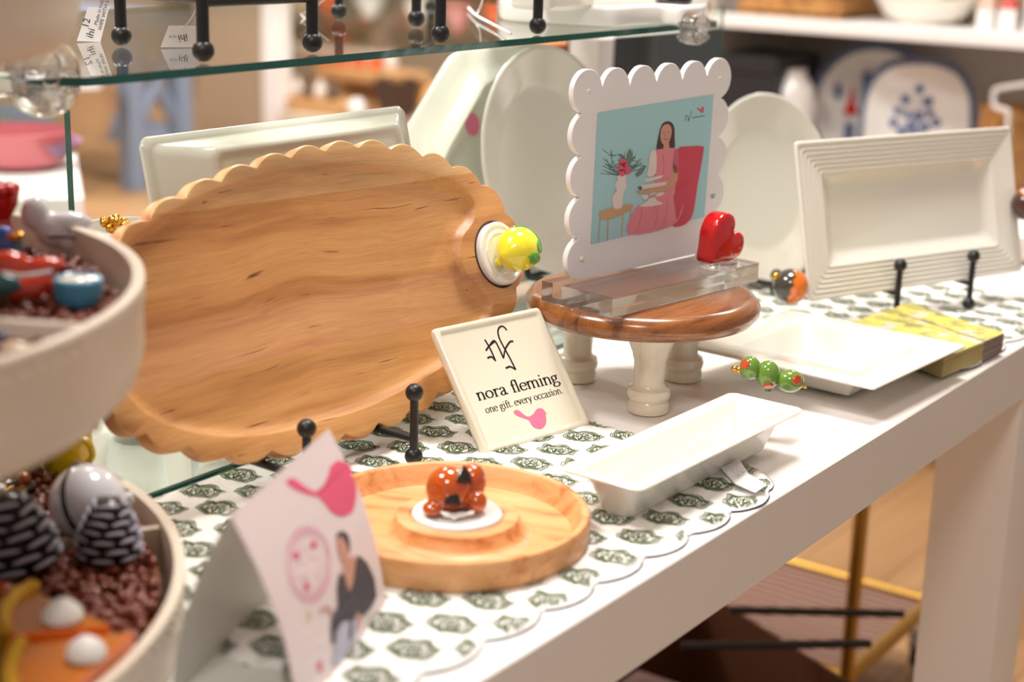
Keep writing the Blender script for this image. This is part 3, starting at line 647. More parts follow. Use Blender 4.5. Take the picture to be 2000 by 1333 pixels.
# ---- quilted cloths with block-printed medallions
def hq(x, y):   # quilting relief
    return 0.0016 + 0.0007 * np.sin(x * 310 + 2 * np.sin(y * 60)) * np.sin(y * 290 + 1.7 * np.sin(x * 50)) + 0.0009 * np.sin(x * 41 + y * 23) * np.sin(y * 37 - x * 11) + .0009
def inside(P, poly):
    x, y = P[:, 0], P[:, 1]; r_ = np.zeros(len(P), bool); n = len(poly); j = n - 1
    for i in range(n):
        xi, yi = poly[i]; xj, yj = poly[j]
        c_ = ((yi > y) != (yj > y)) & (x < (xj - xi) * (y - yi) / (yj - yi + 1e-12) + xi); r_ ^= c_; j = i
    return r_
def ogee():
    return np.array([(-1.02, .46), (-.80, .50), (-.6, .48), (-.45, .60), (-.2, .78), (0, .84), (.2, .78), (.45, .60), (.6, .48), (.8, .50), (1.02, .46), (.92, .14), (1.0, -.12), (.88, -.46), (.6, -.52), (.4, -.62), (.15, -.66), (0, -.78), (-.15, -.66), (-.4, -.62), (-.6, -.52), (-.88, -.46), (-1.0, -.12), (-.92, .14)])
def medal():
    S = []; og = ogee()
    S.append((og, .055, True)); S.append((og * .90, .035, True)); S.append((og * np.array([.70, .66]), .045, True))
    for k in range(len(og)):                                   # beads in the border
        a, b_ = og[k], og[(k + 1) % len(og)]
        for q in range(2):
            m_ = (a + (b_ - a) * (q + .5) / 2) * np.array([.80, .78]); S.append((np.array([m_ + np.array([-.045, -.03]), m_ + np.array([.045, .03])]), .085, False))
    for s_ in (-1, 1):
        for c_ in (-1, 1):
            S.append((spline(np.array([(0, -.42), (.14 * s_, -.2), (.3 * s_, -.1 * c_), (.42 * s_, .1 * c_), (.34 * s_, .26 * c_), (.22 * s_, .16 * c_), (.28 * s_, .06 * c_)]), 3, False), .05, False))
        S.append((spline(np.array([(0, -.42), (.05 * s_, -.05), (.16 * s_, .2), (.1 * s_, .42), (0, .5)]), 3, False), .05, False))
        S.append((spline(np.array([(.45 * s_, -.3), (.5 * s_, -.05), (.58 * s_, .12), (.48 * s_, .25), (.4 * s_, .36)]), 3, False), .05, False))
        S.append((spline(np.array([(.12 * s_, -.42), (.3 * s_, -.36), (.44 * s_, -.24), (.3 * s_, -.22)]), 3, False), .055, False))
    S.append((np.array(ell(0, .14, .10, .13, 9)), .06, True)); S.append((np.array([(0, -.45), (0, .02)]), .06, False))
    for a_ in range(8): S.append((np.array([(.17 * math.cos(a_ * PI / 4), .14 + .2 * math.sin(a_ * PI / 4)), (.22 * math.cos(a_ * PI / 4), .14 + .26 * math.sin(a_ * PI / 4))]), .075, False))
    return S
MED = medal()
def cloth(name, label, outline, box_, du, dv, rot, half, bind, step=.004, org=(0, 0)):
    poly = np.array(outline); x0, x1, y0, y1 = box_
    # grid body clipped by outline
    xs = np.arange(x0, x1, step); ys = np.arange(y0, y1, step); gx, gy = np.meshgrid(xs, ys); G = np.column_stack([gx.ravel(), gy.ravel()])
    inn = inside(G, poly)
    # distance to outline
    seg = poly; D = np.full(len(G), 9.0); near = np.zeros((len(G), 2))
    for i in range(len(seg)):
        a, b_ = seg[i], seg[(i + 1) % len(seg)]; ab = b_ - a; tt = np.clip(((G - a) @ ab) / (ab @ ab + 1e-12), 0, 1); pr_ = a + tt[:, None] * ab; dd = np.linalg.norm(G - pr_, axis=1)
        m_ = dd < D; D[m_] = dd[m_]; near[m_] = pr_[m_]
    use = inn | (D < step * 1.3); pos = G.copy(); pos[~inn] = near[~inn]; D[~inn] = 0
    z = ZT + hq(pos[:, 0], pos[:, 1]) * np.clip(D / .006, .25, 1) + .0006 + .0020 * np.clip(D / .006, 0, 1) ** .5
    idx = -np.ones(len(G), int); idx[use] = np.arange(use.sum()); V = np.column_stack([pos, z])[use]
    nx = len(xs); fs = []
    for j in range(len(ys) - 1):
        b0 = j * nx
        for i in range(nx - 1):
            q = (idx[b0 + i], idx[b0 + i + 1], idx[b0 + nx + i + 1], idx[b0 + nx + i])
            if min(q) >= 0 and (inn[b0 + i] or inn[b0 + i + 1] or inn[b0 + nx + i] or inn[b0 + nx + i + 1]): fs.append(tuple(int(v) for v in q))
    mb = MB().add(V, fs, 0)
    # skirt of binding cord
    pl = np.vstack([poly, poly[:1]]); 
    mb.tube([(p[0], p[1], ZT + .0009) for p in np.vstack([offset(ccw(poly), -.0002)] + [offset(ccw(poly), -.0002)[:1]])], .0007, 6, 2, cap=False)
    # prints
    c_, s_ = math.cos(rot), math.sin(rot)
    cen = []
    for j in range(-40, 40):
        for i in range(-40, 40):
            q = np.array([(i + (.5 if j % 2 else 0)) * du, j * dv]); q = np.array([q[0] * c_ - q[1] * s_, q[0] * s_ + q[1] * c_]) + np.array(org)
            if x0 - du < q[0] < x1 + du and y0 - dv < q[1] < y1 + dv: cen.append(q)
    for q in cen:
        jit = rng.uniform(-.0008, .0008, 2); ja = rng.uniform(-.06, .06)
        cc, ss = math.cos(rot + ja), math.sin(rot + ja); hw, hh = half
        test = np.array([q + np.array([cc * a * hw - ss * b_ * hh, ss * a * hw + cc * b_ * hh]) for a, b_ in ((-1, 0), (1, 0), (0, .8), (0, -.8), (0, 0))])
        if not inside(test, poly).any(): continue
        full = inside(test, poly).all()
        for P, wd, close in MED:
            P2 = P
            if close or len(P) > 2:
                PP = np.vstack([P, P[:1]]) if close else P
                seg_ = []
                for i in range(len(PP) - 1): seg_.append(PP[i]); 
                seg_.append(PP[-1]); P2 = np.array(seg_)
            W = np.column_stack([q[0] + jit[0] + cc * P2[:, 0] * hw - ss * P2[:, 1] * hh, q[1] + jit[1] + ss * P2[:, 0] * hw + cc * P2[:, 1] * hh])
            if not full:
                k_ = inside(W, offset(ccw(poly), -.002))
                runs = []; cur = []
                for a_, ok in zip(W, k_):
                    if ok: cur.append(a_)
                    else:
                        if len(cur) > 1: runs.append(np.array(cur))
                        cur = []
                if len(cur) > 1: runs.append(np.array(cur))
            else: runs = [W]
            for Wr in runs:
                m0 = mb.n; mb.ribbon(Wr, wd * hw * .92, 0, 1)
                vv = mb.v[-1]; dd = np.ones(len(vv))
                if not full:
                    dd = np.array([min(1.0, min(np.hypot(p[0] - poly[:, 0], p[1] - poly[:, 1]).min() / .006, 1)) for p in vv])
                vv[:, 2] = ZT + hq(vv[:, 0], vv[:, 1]) * np.clip(dd, .25, 1) + .0006 + .0020 * dd ** .5 + .0004
    o = mb.build(name, [fabric, motif, bind], smooth=60); return o
def scal(a, b_, n, depth, k=8):
    """n scallops bulging to the right-hand side of a->b"""
    a, b_ = np.array(a), np.array(b_); out = []; d = b_ - a; nn = nrm(np.array([d[1], -d[0]]))
    for i in range(n * k):
        t_ = i / (n * k); ph = (i % k) / k; out.append(a + d * t_ + nn * depth * (math.sin(ph * PI) ** .7))
    return out
BX0 = -.285
yG = .128                                          # front edge of the base glass
nsc = 8
fe = [(-.40, -.203)]
out = scal((-.392, -.197), (.066, -.2215), 8, .011) + scal((.066, -.2215), (.098, -.196), 1, .008) + [(.104, -.17), (.110, -.10), (.112, -.02), (.112, yG - .004), (-.39, yG - .004), (-.39, -.02)] + scal((-.39, -.02), (-.392, -.197), 3, .010)
o = cloth('quilted_placemat', 'x', ccw(out), (-.41, .13, -.245, .14), .069, .0212, R(-85), (.0160, .0182), navy, step=.0035, org=(-.2592, -.1431))
tag(o, o.name and 'white quilted placemat with green block-printed medallions and scalloped edge under the round tray', 'placemat')
out2 = [(.42, .16), (.42, .0), (.475, -.03)] + scal((.475, -.14), (.50, -.218), 1, .004) + scal((.50, -.218), (.90, -.218), 6, .012) + [(.93, -.15), (.93, .05), (.93, .16)]
out2 = [(.40, .125), (.40, .02), (.47, -.10), (.49, -.212)] + scal((.49, -.212), (.83, -.212), 5, .012) + scal((.83, -.212), (.86, -.05), 3, .01) + [(.87, .125)]
o = cloth('quilted_runner', 'white quilted cloth with green medallions under the ridged platter at the right end', ccw(out2), (.38, .90, -.24, .14), .069, .0212, R(-100), (.0158, .0180), navy, step=.005)
tag(o, 'white quilted cloth with green medallions under the ridged platter at the right end', 'tablecloth')

# ---- glass riser
GX0, GX1 = BX0, .62
GZ = ZT + .006
zS = ony(400, 131, .122)[2]; SY = .122
t = thing('glass_riser', 'glass display riser with green edges, clear acrylic ball connectors and one upper shelf', 'display riser', T(0, 0, 0))
def pane(name, lo, hi, gm):
    mb = MB(); x0, y0, z0 = lo; x1, y1, z1 = hi; V = [(x, y, z) for z in (z0, z1) for (x, y) in ((x0, y0), (x1, y0), (x1, y1), (x0, y1))]
    faces = [(3, 2, 1, 0), (4, 5, 6, 7), (0, 1, 5, 4), (1, 2, 6, 5), (2, 3, 7, 6), (3, 0, 4, 7)]
    th = [z1 - z0, z1 - z0, y1 - y0, x1 - x0, y1 - y0, x1 - x0]; big = min(x1 - x0, y1 - y0, z1 - z0)
    dims = (x1 - x0, y1 - y0, z1 - z0); thin = dims.index(min(dims))
    for f, ax in zip(faces, (2, 2, 1, 0, 1, 0)): mb.add([V[i] for i in f], [(0, 1, 2, 3)], 0 if ax == thin else 1)
    return mb.build(name, [gm, glass_edge], t, smooth=0)
pane('base_glass', (GX0, yG, ZT + .0006), (GX1, .60, GZ), glass_mint)
# upper shelf with one clipped corner
poly = np.array([(GX0 + .018, SY), (GX1 - .018, SY), (GX1, SY + .018), (GX1, .60), (GX0, .60), (GX0, SY + .018)])
poly[0, 0] = ony(170, 158, SY)[0]; poly[5, 0] = poly[0, 0] - .018; poly[4, 0] = poly[5, 0]
poly[1, 0] = ony(1400, 45, SY)[0]; poly[2, 0] = poly[1, 0] + .012; poly[3, 0] = poly[2, 0]; poly[2, 1] = SY + .012
mb = MB().prism(poly, zS - .006, zS, 0, side=1); mb.build('upper_shelf', [glass, glass_edge], t, smooth=0)
LX = -.165
pane('side_panel', (LX - .003, .301, GZ + .0005), (LX + .003, .60, zS - .0065), glass)
RX = ony(1408, 90, .301)[0]
pane('side_panel', (RX - .003, .301, GZ + .0005), (RX + .003, .60, zS - .0065), glass)
def connector(c_, r_):
    b = MB()
    for rot in (0, 1):
        Mx = T(*c_) @ (rotx(PI / 2) if rot else roty(PI / 2))
        b2 = MB().lathe([(r_ * .55, -.006), (r_, -.006), (r_, .006), (r_ * .55, .006), (r_ * .55, -.006)], 40, M=Mx)
    b.lathe([(r_ * .80, -.009), (r_ * .97, -.007), (r_, 0), (r_ * .97, .007), (r_ * .80, .009), (r_ * .78, 0), (r_ * .80, -.009)], 48, M=T(*c_) @ rotx(PI / 2))
    b.box((c_[0] - r_ * .8, c_[1] - .012, c_[2] - .011), (c_[0] + r_ * .8, c_[1] + .012, c_[2] - .0065), bev=.001)
    b.box((c_[0] - r_ * .8, c_[1] - .012, c_[2] + .0005), (c_[0] + r_ * .8, c_[1] + .012, c_[2] + .006), bev=.001)
    b.box((c_[0] - .009, c_[1] - .012, c_[2] - r_ * .82), (c_[0] - .004, c_[1] + .012, c_[2] - .011), bev=.001)
    b.box((c_[0] + .004, c_[1] - .012, c_[2] - r_ * .82), (c_[0] + .009, c_[1] + .012, c_[2] - .011), bev=.001)
    for s_ in (-1, 1): b.ball((c_[0] + s_ * r_ * .38, c_[1], c_[2] - r_ * .4), r_ * .16, 16)
    b.ball((c_[0], c_[1] - .008, c_[2]), r_ * .22, 16)
    return b
c1 = onz(84, 152, zS); r1 = 74 * dist(c1) / F
connector((c1[0], c1[1], zS), r1).build('connector', acr, t)
c2 = onz(1355, 55, zS); r2 = 32 * dist(c2) / F
connector((c2[0], c2[1], zS), r2).build('connector', acr, t)
# clear neighbour arm at the left
MB().box((c1[0] - .12, c1[1] - .008, zS - .010), (c1[0] - r1 * .7, c1[1] + .008, zS + .006), bev=.002).build('connector_arm', acr, t)

# ================================================================== easels
def easel(name, label, Pl, Pr, h, hz, back, rear, hook_d, ball_r=.0072, rod=.0034, zf=GZ, group=None, rearx=None, frame_h=.16, tops=True):
    """Pl, Pr: front feet; h: post height; hz: height of the ledge rods; hook_d: their depth; rear: depth of the rear foot"""
    Pl, Pr = np.array(Pl), np.array(Pr); mid = (Pl + Pr) / 2; yaw = math.atan2(Pr[1] - Pl[1], Pr[0] - Pl[0]); w_ = np.linalg.norm((Pr - Pl)[:2])
    t = thing(name, label, 'easel', T(mid[0], mid[1], zf, yaw), group)
    for s_ in (-1, 1):
        x = s_ * w_ / 2; mb = MB(); mb.tube([(x, 0, ball_r), (x, 0, h - ball_r)], rod, 14); mb.ball((x, 0, ball_r), ball_r, 24)
        if tops: mb.ball((x, 0, h - ball_r), ball_r, 24)
        mb.build('front_post', blackm, t)
        MB().tube([(x, 0, hz), (x, hook_d, hz)], rod * .95, 12).build('ledge_rod', blackm, t)
        MB().tube([(x, hook_d, hz), (x * .9, hook_d + math.tan(R(20)) * frame_h, hz + frame_h)], rod * .95, 12).build('upright', blackm, t)
    MB().tube([(-w_ / 2, hook_d, hz), (w_ / 2, hook_d, hz)], rod * .95, 12).build('cross_bar', blackm, t)
    rx = 0 if rearx is None else rearx
    if rear:
        zt = hz + frame_h * .8
        mb = MB().tube([(-w_ / 2 * .92, hook_d + math.tan(R(20)) * frame_h * .8, zt), (w_ / 2 * .92, hook_d + math.tan(R(20)) * frame_h * .8, zt)], rod * .95, 12); mb.build('cross_bar', blackm, t)
        mb = MB().tube([(rx, hook_d + math.tan(R(20)) * frame_h * .8, zt), (rx, rear, zt * .45), (rx, rear, ball_r)], rod, 12); mb.ball((rx, rear, ball_r), ball_r, 20); mb.build('rear_leg', blackm, t)
    return t
zc = ZT + .0045
fA = onz(808, 892, zc + .007); fB = fA + np.array([math.cos(R(-2)), math.sin(R(-2)), 0]) * -.118
easel('plate_easel', 'black ball-footed easel holding the scalloped wooden board', fB, fA, .067, .0215, True, 0.19, .058, zf=zc, frame_h=.11)

# ================================================================== scalloped wooden board with lemon
BM = lean((-.06, .056, .835), -2, 20)
def zlift(M, dz): M = np.array(M); M[:3, 3] += M[:3, 2] * dz; return M
t = thing('serving_board', 'large oval maple serving board with scalloped edge leaning on the black easel', 'serving board', BM)
cx, cy = -.0265, .108; TH = .0125
th = np.linspace(0, 2 * PI, 960, endpoint=False)
A_, B_ = .2375, .1135
def zz(L_): return [(40 + x / 1.893, 234 + y / 1.893) for x, y in L_]
edge_px = zz([(350, 470), (400, 412), (490, 340), (610, 268), (740, 208), (870, 160), (1000, 122), (1130, 98), (1260, 86), (1390, 96), (1520, 130), (1640, 182), (1735, 252), (1802, 340), (1840, 430), (1855, 520), (1848, 610), (1815, 705), (1735, 830), (1640, 940), (1570, 1010), (1450, 1085), (1300, 1150), (1150, 1195), (1000, 1230), (880, 1250), (780, 1252), (640, 1232), (520, 1205), (400, 1150), (335, 1070), (290, 960), (270, 840), (268, 720), (285, 600), (312, 525)])
BASE = ccw(spline(px(BM, edge_px), 30))
seg_ = np.linalg.norm(np.roll(BASE, -1, 0) - BASE, axis=1); s_ = np.concatenate([[0], np.cumsum(seg_)]); tot_ = s_[-1]
uu = np.linspace(0, tot_, 960, endpoint=False); BB = np.vstack([BASE, BASE[:1]])
BASE = np.column_stack([np.interp(uu, s_, BB[:, 0]), np.interp(uu, s_, BB[:, 1])])
for _ in range(60): BASE = (np.roll(BASE, 1, 0) + BASE * 2 + np.roll(BASE, -1, 0)) / 4
NS = 30
am = .0072 * np.abs(np.sin(PI * NS * uu / tot_)) ** .8 - .0036
t_ = np.roll(BASE, -1, 0) - np.roll(BASE, 1, 0); t_ = t_ / np.linalg.norm(t_, axis=1, keepdims=True)
OUT = BASE + am[:, None] * np.column_stack([t_[:, 1], -t_[:, 0]])
inner_px = zz([(400, 450), (480, 385), (580, 320), (700, 260), (820, 220), (950, 185), (1100, 165), (1250, 158), (1400, 170), (1520, 195), (1620, 235), (1675, 290), (1688, 345), (1670, 395), (1640, 430), (1632, 490), (1645, 550), (1680, 600), (1730, 650), (1748, 690), (1735, 740), (1690, 800), (1600, 890), (1450, 985), (1300, 1060), (1150, 1110), (1000, 1150), (850, 1175), (720, 1172), (600, 1150), (500, 1110), (430, 1060), (370, 980), (340, 880), (330, 760), (340, 620), (365, 520)])
IN0 = ccw(spline(px(BM, inner_px), 8))
seams = px(BM, zz([(720, 340), (1480, 200), (450, 790), (1600, 555), (430, 1000), (1700, 720)])); print('seams', seams)
def byangle(P, angs, c_):
    a = np.arctan2(P[:, 1] - c_[1], P[:, 0] - c_[0]); o_ = np.argsort(a); a = a[o_]; r_ = np.hypot(P[:, 0] - c_[0], P[:, 1] - c_[1])[o_]
    rr = np.interp(angs, np.concatenate([a - 2 * PI, a, a + 2 * PI]), np.concatenate([r_] * 3)); return np.column_stack([c_[0] + rr * np.cos(angs), c_[1] + rr * np.sin(angs)])
cc = np.array([cx - .01, cy]); angs = np.unwrap(np.arctan2(BASE[:, 1] - cc[1], BASE[:, 0] - cc[0])); ang_m = (angs + PI) % (2 * PI) - PI
IN = byangle(IN0, ang_m, cc)
def ringz(P, z): return np.column_stack([P, np.full(len(P), z)])
def smoothoff(P, d):
    Q = offset(P, d)
    for _ in range(6): Q = (np.roll(Q, 1, 0) + Q * 2 + np.roll(Q, -1, 0)) / 4
    return Q
ins = [ringz(IN, 0), ringz(smoothoff(IN, -.0012), -.0008), ringz(smoothoff(IN, -.004), -.0055), ringz(smoothoff(IN, -.008), -.0085), ringz(smoothoff(IN, -.013), -.0095)]
mb = MB().loft([ringz(OUT * 1.0, -TH), ringz(offset(OUT, .0), -TH + .001), ringz(OUT, -.0015), ringz(smoothoff(OUT, -.0012) * .5 + offset(OUT, -.0012) * .5, 0)] + ins, True, True, mis=[1, 1, 1, 0, 0, 0, 0, 0, 0])
mb.build('board_body', [wood_board, wood_edge], t, smooth=50)
dc = px(BM, [(972, 497)])[0]
MB().lathe([(.0305, .0002), (.0295, .0008), (.0285, .0002)], 64, M=T(dc[0], dc[1], 0)).build('disc_gap', pm('gap_shadow_line', rgb(60, 36, 22), .8), t)
MB().lathe([(.0285, 0), (.0285, .0045), (.027, .006), (.0245, .006), (.0238, .0052), (.021, .0052), (.0203, .0060), (.018, .006), (.0172, .0052), (.006, .0050), (.0001, .005)], 64, M=T(dc[0], dc[1], 0)).build('ceramic_disc', cer_pure, t)
LM = BM @ T(dc[0], dc[1], .006)
lt = thing('lemon_knob', 'yellow glazed ceramic lemon with green leaf plugged into the wooden board', 'ornament', LM)
# lemon axis points right, sits off the disc
lc = px(zlift(BM, .019), [(1001, 490)])[0] - dc
def lem(r_):
    prof = []
    for k in range(25):
        u_ = -1 + 2 * k / 24; rr = r_ * math.sqrt(max(0, 1 - u_ * u_)) * (1.0 if abs(u_) < .8 else 1.0); prof.append((max(rr, .0001), u_ * r_ * 1.12 + (.003 * max(0, (u_ - .9)) * 10)))
    return prof
MB().lathe([(.0001, -.0185), (.002, -.0182), (.0036, -.017), (.007, -.0145), (.0112, -.0105), (.0142, -.0055), (.0153, 0), (.0148, .0055), (.0122, .0105), (.0085, .0142), (.0045, .0172), (.0028, .0195), (.0001, .0200)][::1], 40, M=T(lc[0], lc[1], .019) @ T(0, 0, 0, 0, 1.3) @ roty(PI / 2) @ rotx(R(-8))).build('lemon_body', lemon_m, lt)
LMi = np.linalg.inv(LM); Lw = (LM @ np.array([lc[0], lc[1], .019, 1]))[:3]; tow = nrm(CAM - Lw)
def lw(a_, b_, c_): return (LMi @ np.append(Lw + _right * a_ + _up * b_ + tow * c_, 1))[:3]
def on_surf(ctr, rad, mbx):
    n_ = nrm(np.array(lw(*ctr)) - np.array(lw(0, 0, 0))); a1_ = nrm(np.cross(n_, [0.3, 0.9, 0.1])); M_ = np.eye(4); M_[:3, 0] = a1_; M_[:3, 1] = np.cross(n_, a1_); M_[:3, 2] = n_; M_[:3, 3] = lw(*ctr); mbx.ball((0, 0, 0), rad, 20, M=M_)
mb = MB(); on_surf((.0150, -.0078, .0100), (.0085, .0058, .0016), mb); on_surf((.0185, .003, .006), (.0045, .0060, .0014), mb)
ar = [lw(.0200 * math.cos(a_), .0196 * math.sin(a_), .0035) for a_ in np.linspace(R(105), R(-10), 22)]; mb.tube(ar, [.0004] + [.0013] * 20 + [.0004], 8)
mb.tube([lw(.0095, -.0060, .0165), lw(.0150, -.0078, .0118), lw(.0195, -.011, .0065)], [.0003, .0007, .0003], 6)
mb.build('leaf', green_leaf, lt)
on_nub = MB(); on_surf((-.016, -.0105, .004), (.004, .004, .004), on_nub); on_nub.build('lemon_tip', lemon_m, lt)
MB().lathe([(.006, -.006), (.006, .003)], 20, M=T(0, 0, 0)).build('peg', cer_pure, lt)

# ================================================================== printed tile
BL = onz(950, 889, .8048); BR = onz(1157, 830, .8048); e_ = BR - BL; TW = np.linalg.norm(e_); TL_ = 37.0; tyaw = math.degrees(math.atan2(e_[1], e_[0]))
TM = lean(BL, tyaw, TL_); tl = px(TM, [(845, 641), (1055, 602)]); THt = (tl[0, 1] + tl[1, 1]) / 2 + .001
TMf = zlift(TM, 0)
t = thing('logo_tile', 'cream ceramic square plaque with black lettering and a pink bird, leaning on the wooden board', 'plaque', TM)
cxx, cyy = TW / 2, THt / 2
def rr_(i, z, r_=.004): return rrect(TW - 2 * i, THt - 2 * i, max(r_ - i * .2, .001), 5, z, cxx, cyy)
MB().loft([rr_(.004, -.010), rr_(.0008, -.008), rr_(0, -.004), rr_(0.0006, -.0015), rr_(.0022, 0), rr_(.0045, -.0002), rr_(.0062, -.0018), rr_(.0075, -.0022)]).build('plaque_body', pm('cream_glaze', rgb(244, 236, 214), .1, coat=.7), t, smooth=50)
ZI = -.00195; TP = zlift(TM, ZI)
mb = MB()
def tp(x, y, ox=820, oy=580, sc=3.919): return (ox + x / sc, oy + y / sc)
def strokes(mb, L_, wd, z, M, mi=0, wf=None):
    for s0 in L_:
        P = px(M, [tp(*p) for p in s0]); mb.ribbon(spline(P, 6, False) if len(P) > 2 else P, wd, z, mi, wf=wf)
mono = [[(497, 328), (540, 400), (580, 492)], [(505, 413), (535, 372), (575, 340)], [(517, 470), (548, 460), (582, 490)],
        [(536, 372), (560, 340), (580, 345), (612, 405), (640, 470)], [(640, 470), (655, 400), (690, 345), (716, 342)],
        [(666, 256), (640, 228), (612, 232), (598, 265), (608, 315), (640, 380), (690, 470), (734, 558)], [(658, 548), (690, 535), (734, 556)]]
strokes(mb, mono, .0016, 0, TP)
def textline(mb, M, text, p0, p1, em, z=0, thick=.17, thin=.07, mi=0):
    a, b_ = px(M, [p0, p1]); wd = textw(text); d = (b_ - a) / wd; ux = nrm(d); uy = np.array([-ux[1], ux[0]])
    serif(mb, text, lambda q: a + d * q[0] + uy * em * q[1], z, thick, thin, mi)
e1 = px(TP, [tp(455, 795), tp(440, 745)]); xh1 = .0058
textline(mb, TP, 'nora fleming', tp(448, 795), tp(1072, 650), .0066, thick=.2, thin=.08)
textline(mb, TP, 'one gift. every occasion.', tp(510, 892), tp(1100, 735), .0040, thick=.18, thin=.08)
mb.build('black_lettering', ink, t, M=T(0, 0, ZI), smooth=0)
mb = MB()
bb = [(718, 885), (732, 868), (760, 872), (800, 905), (835, 918), (872, 895), (888, 868), (915, 853), (945, 862), (962, 885), (970, 895), (962, 905), (968, 950), (955, 990), (925, 1010), (890, 1005), (858, 985), (835, 945), (800, 930), (745, 910)]
mb.flat(spline(px(TP, [tp(*p) for p in bb]), 4)); mb.build('pink_bird', pink, t, M=T(0, 0, ZI), smooth=0)

# ================================================================== round wooden tray with fox
RC = np.array([-.1675, -.0925]); RR = .0975; z0 = ZT + .005
t = thing('round_tray', 'round maple tray with raised ring in the middle, on the placemat', 'tray', T(RC[0], RC[1], z0, 0))
rc = onz(893, 1003, z0 + .019)[:2] - RC
mb = MB().lathe([(.092, 0), (.096, .001), (RR, .004), (RR, .0195), (RR - .0012, .0212), (RR - .0045, .0215), (RR - .006, .0205), (RR - .0085, .012), (RR - .0125, .0065), (RR - .02, .0055), (.0001, .0055)], 128)
mb.build('tray_body', wood_tray, t, smooth=40)
mb = MB().lathe([(.056, .0054), (.049, .0065), (.045, .010), (.0435, .0165), (.0425, .0180), (.0335, .0182), (.033, .0168), (.0001, .0165)], 96, M=T(rc[0], rc[1], 0))
mb.build('raised_ring', wood_tray, t, smooth=40)
MB().lathe([(.0315, .0167), (.0318, .0195), (.030, .0212), (.027, .0212), (.0255, .0205), (.0001, .0205)], 64, M=T(rc[0], rc[1], 0)).build('ceramic_disc', cer_pure, t, smooth=60)
fp = np.array([RC[0] + rc[0], RC[1] + rc[1], z0 + .0205]); face = math.atan2(CAM[1] - fp[1], CAM[0] - fp[0])
ft = thing('fox_knob', 'small curled-up orange glazed ceramic fox with black ears on the round tray', 'ornament', T(fp[0], fp[1] + .003, fp[2], face - PI / 2 * 0 - R(0)))
# local x towards the viewer, y to the viewer's right
k = dist(fp) / F
def meta(name, balls, mat, parent, res=.0011):
    md = bpy.data.metaballs.new(name); md.resolution = res; md.render_resolution = res; md.threshold = .6
    for (c_, r_) in balls:
        el = md.elements.new(); el.type = 'ELLIPSOID' if not np.isscalar(r_) else 'BALL'; el.co = c_
        if np.isscalar(r_): el.radius = r_ * 1.42
        else: el.radius = 1.42 ; el.size_x, el.size_y, el.size_z = r_; el.radius = 1.42
    o_ = bpy.data.objects.new(name, md); C.objects.link(o_)
    dg = bpy.context.evaluated_depsgraph_get(); me = bpy.data.meshes.new_from_object(o_.evaluated_get(dg)); bpy.data.objects.remove(o_); bpy.data.metaballs.remove(md)
    me.materials.clear(); me.materials.append(mat); me.shade_smooth(); o2 = bpy.data.objects.new(name, me); C.objects.link(o2); o2.parent = parent; return o2
def union(name, balls, mat, parent, vox=.0009, smooth_it=6):
    mb = MB()
    for c_, r_ in balls: mb.ball(c_, r_, 28)
    o_ = mb.build(name, mat, parent, smooth=0)
    m_ = o_.modifiers.new('r', 'REMESH'); m_.mode = 'VOXEL'; m_.voxel_size = vox; m_.use_smooth_shade = True
    s2 = o_.modifiers.new('s', 'SMOOTH'); s2.iterations = smooth_it; s2.factor = .6
    dg = bpy.context.evaluated_depsgraph_get(); me = bpy.data.meshes.new_from_object(o_.evaluated_get(dg)); me.name = name
    me.materials.clear(); me.materials.append(mat); o_.modifiers.clear(); o_.data = me; return o_
union('fox_body', [((.002, -.004, .0165), (.0150, .0160, .0162)), ((-.006, .0130, .0190), (.011, .0095, .0135)), ((.005, .0155, .0085), (.0085, .0078, .0080)), ((.010, -.0140, .005), (.0080, .0080, .0055)), ((-.004, .002, .010), (.014, .017, .010))], fox_m, ft)
for (c_, rz_, s_) in (((.0150, -.0010, .0112), 0, 1.35), ((.0085, .0066, .0245), 0, 1.35)):
    mb = MB(); mb.loft([rrect(.0085 * s_, .0045 * s_, .002, 3, 0), rrect(.0070 * s_, .0040 * s_, .0018, 3, .004 * s_), rrect(.0008, .0008, .0003, 3, .0095 * s_)], M=T(c_[0] + .003, c_[1], c_[2]) @ T(0, 0, 0, PI / 2) @ rotx(R(-35)))
    mb.build('ear', black_gl, ft)
MB().tube(spline([(.013, -.012, .0058), (.0165, -.006, .0035), (.0175, 0, .0030), (.0172, .008, .0042), (.0165, .014, .0052)], 6, False), [.0012] * 6 + [.002] * 12 + [.0012] * 7, 10).build('white_muzzle', cer_pure, ft)
MB().ball((.018, .0005, .0022), (.0025, .0028, .0022), 16).build('chin', cer_pure, ft)

# ================================================================== footed stand
SC = np.array([.214, -.014])
sz = .900
t = thing('footed_stand', 'round brown wooden stand top on three ivory turned feet', 'stand', T(SC[0], SC[1], ZT))
MB().lathe([(.090, .0765), (.1005, .079), (.1055, .085), (.1058, .091), (.1015, .0975), (.096, .0995), (.094, .1000), (.0001, .1000)], 128).build('wooden_top', wood_stand, t, smooth=50)
for q in ((1268, 812), (1128, 749), (1335, 748)):
    P = onz(*q, ZT); P = np.array([P[0], P[1]]) - SC
    P = P + np.array([.787, .617]) * .011
    MB().lathe([(.0160, 0), (.0182, .0015), (.0188, .006), (.0182, .0105), (.0172, .012), (.0186, .0135), (.0198, .018), (.0186, .0225), (.0150, .0245), (.0135, .028), (.0145, .048), (.0158, .0520), (.0160, .0530), (.0158, .0540), (.0190, .062), (.0225, .072), (.0238, .0785)], 48, M=T(P[0], P[1], 0)).build('foot', cer_leg, t, smooth=40)

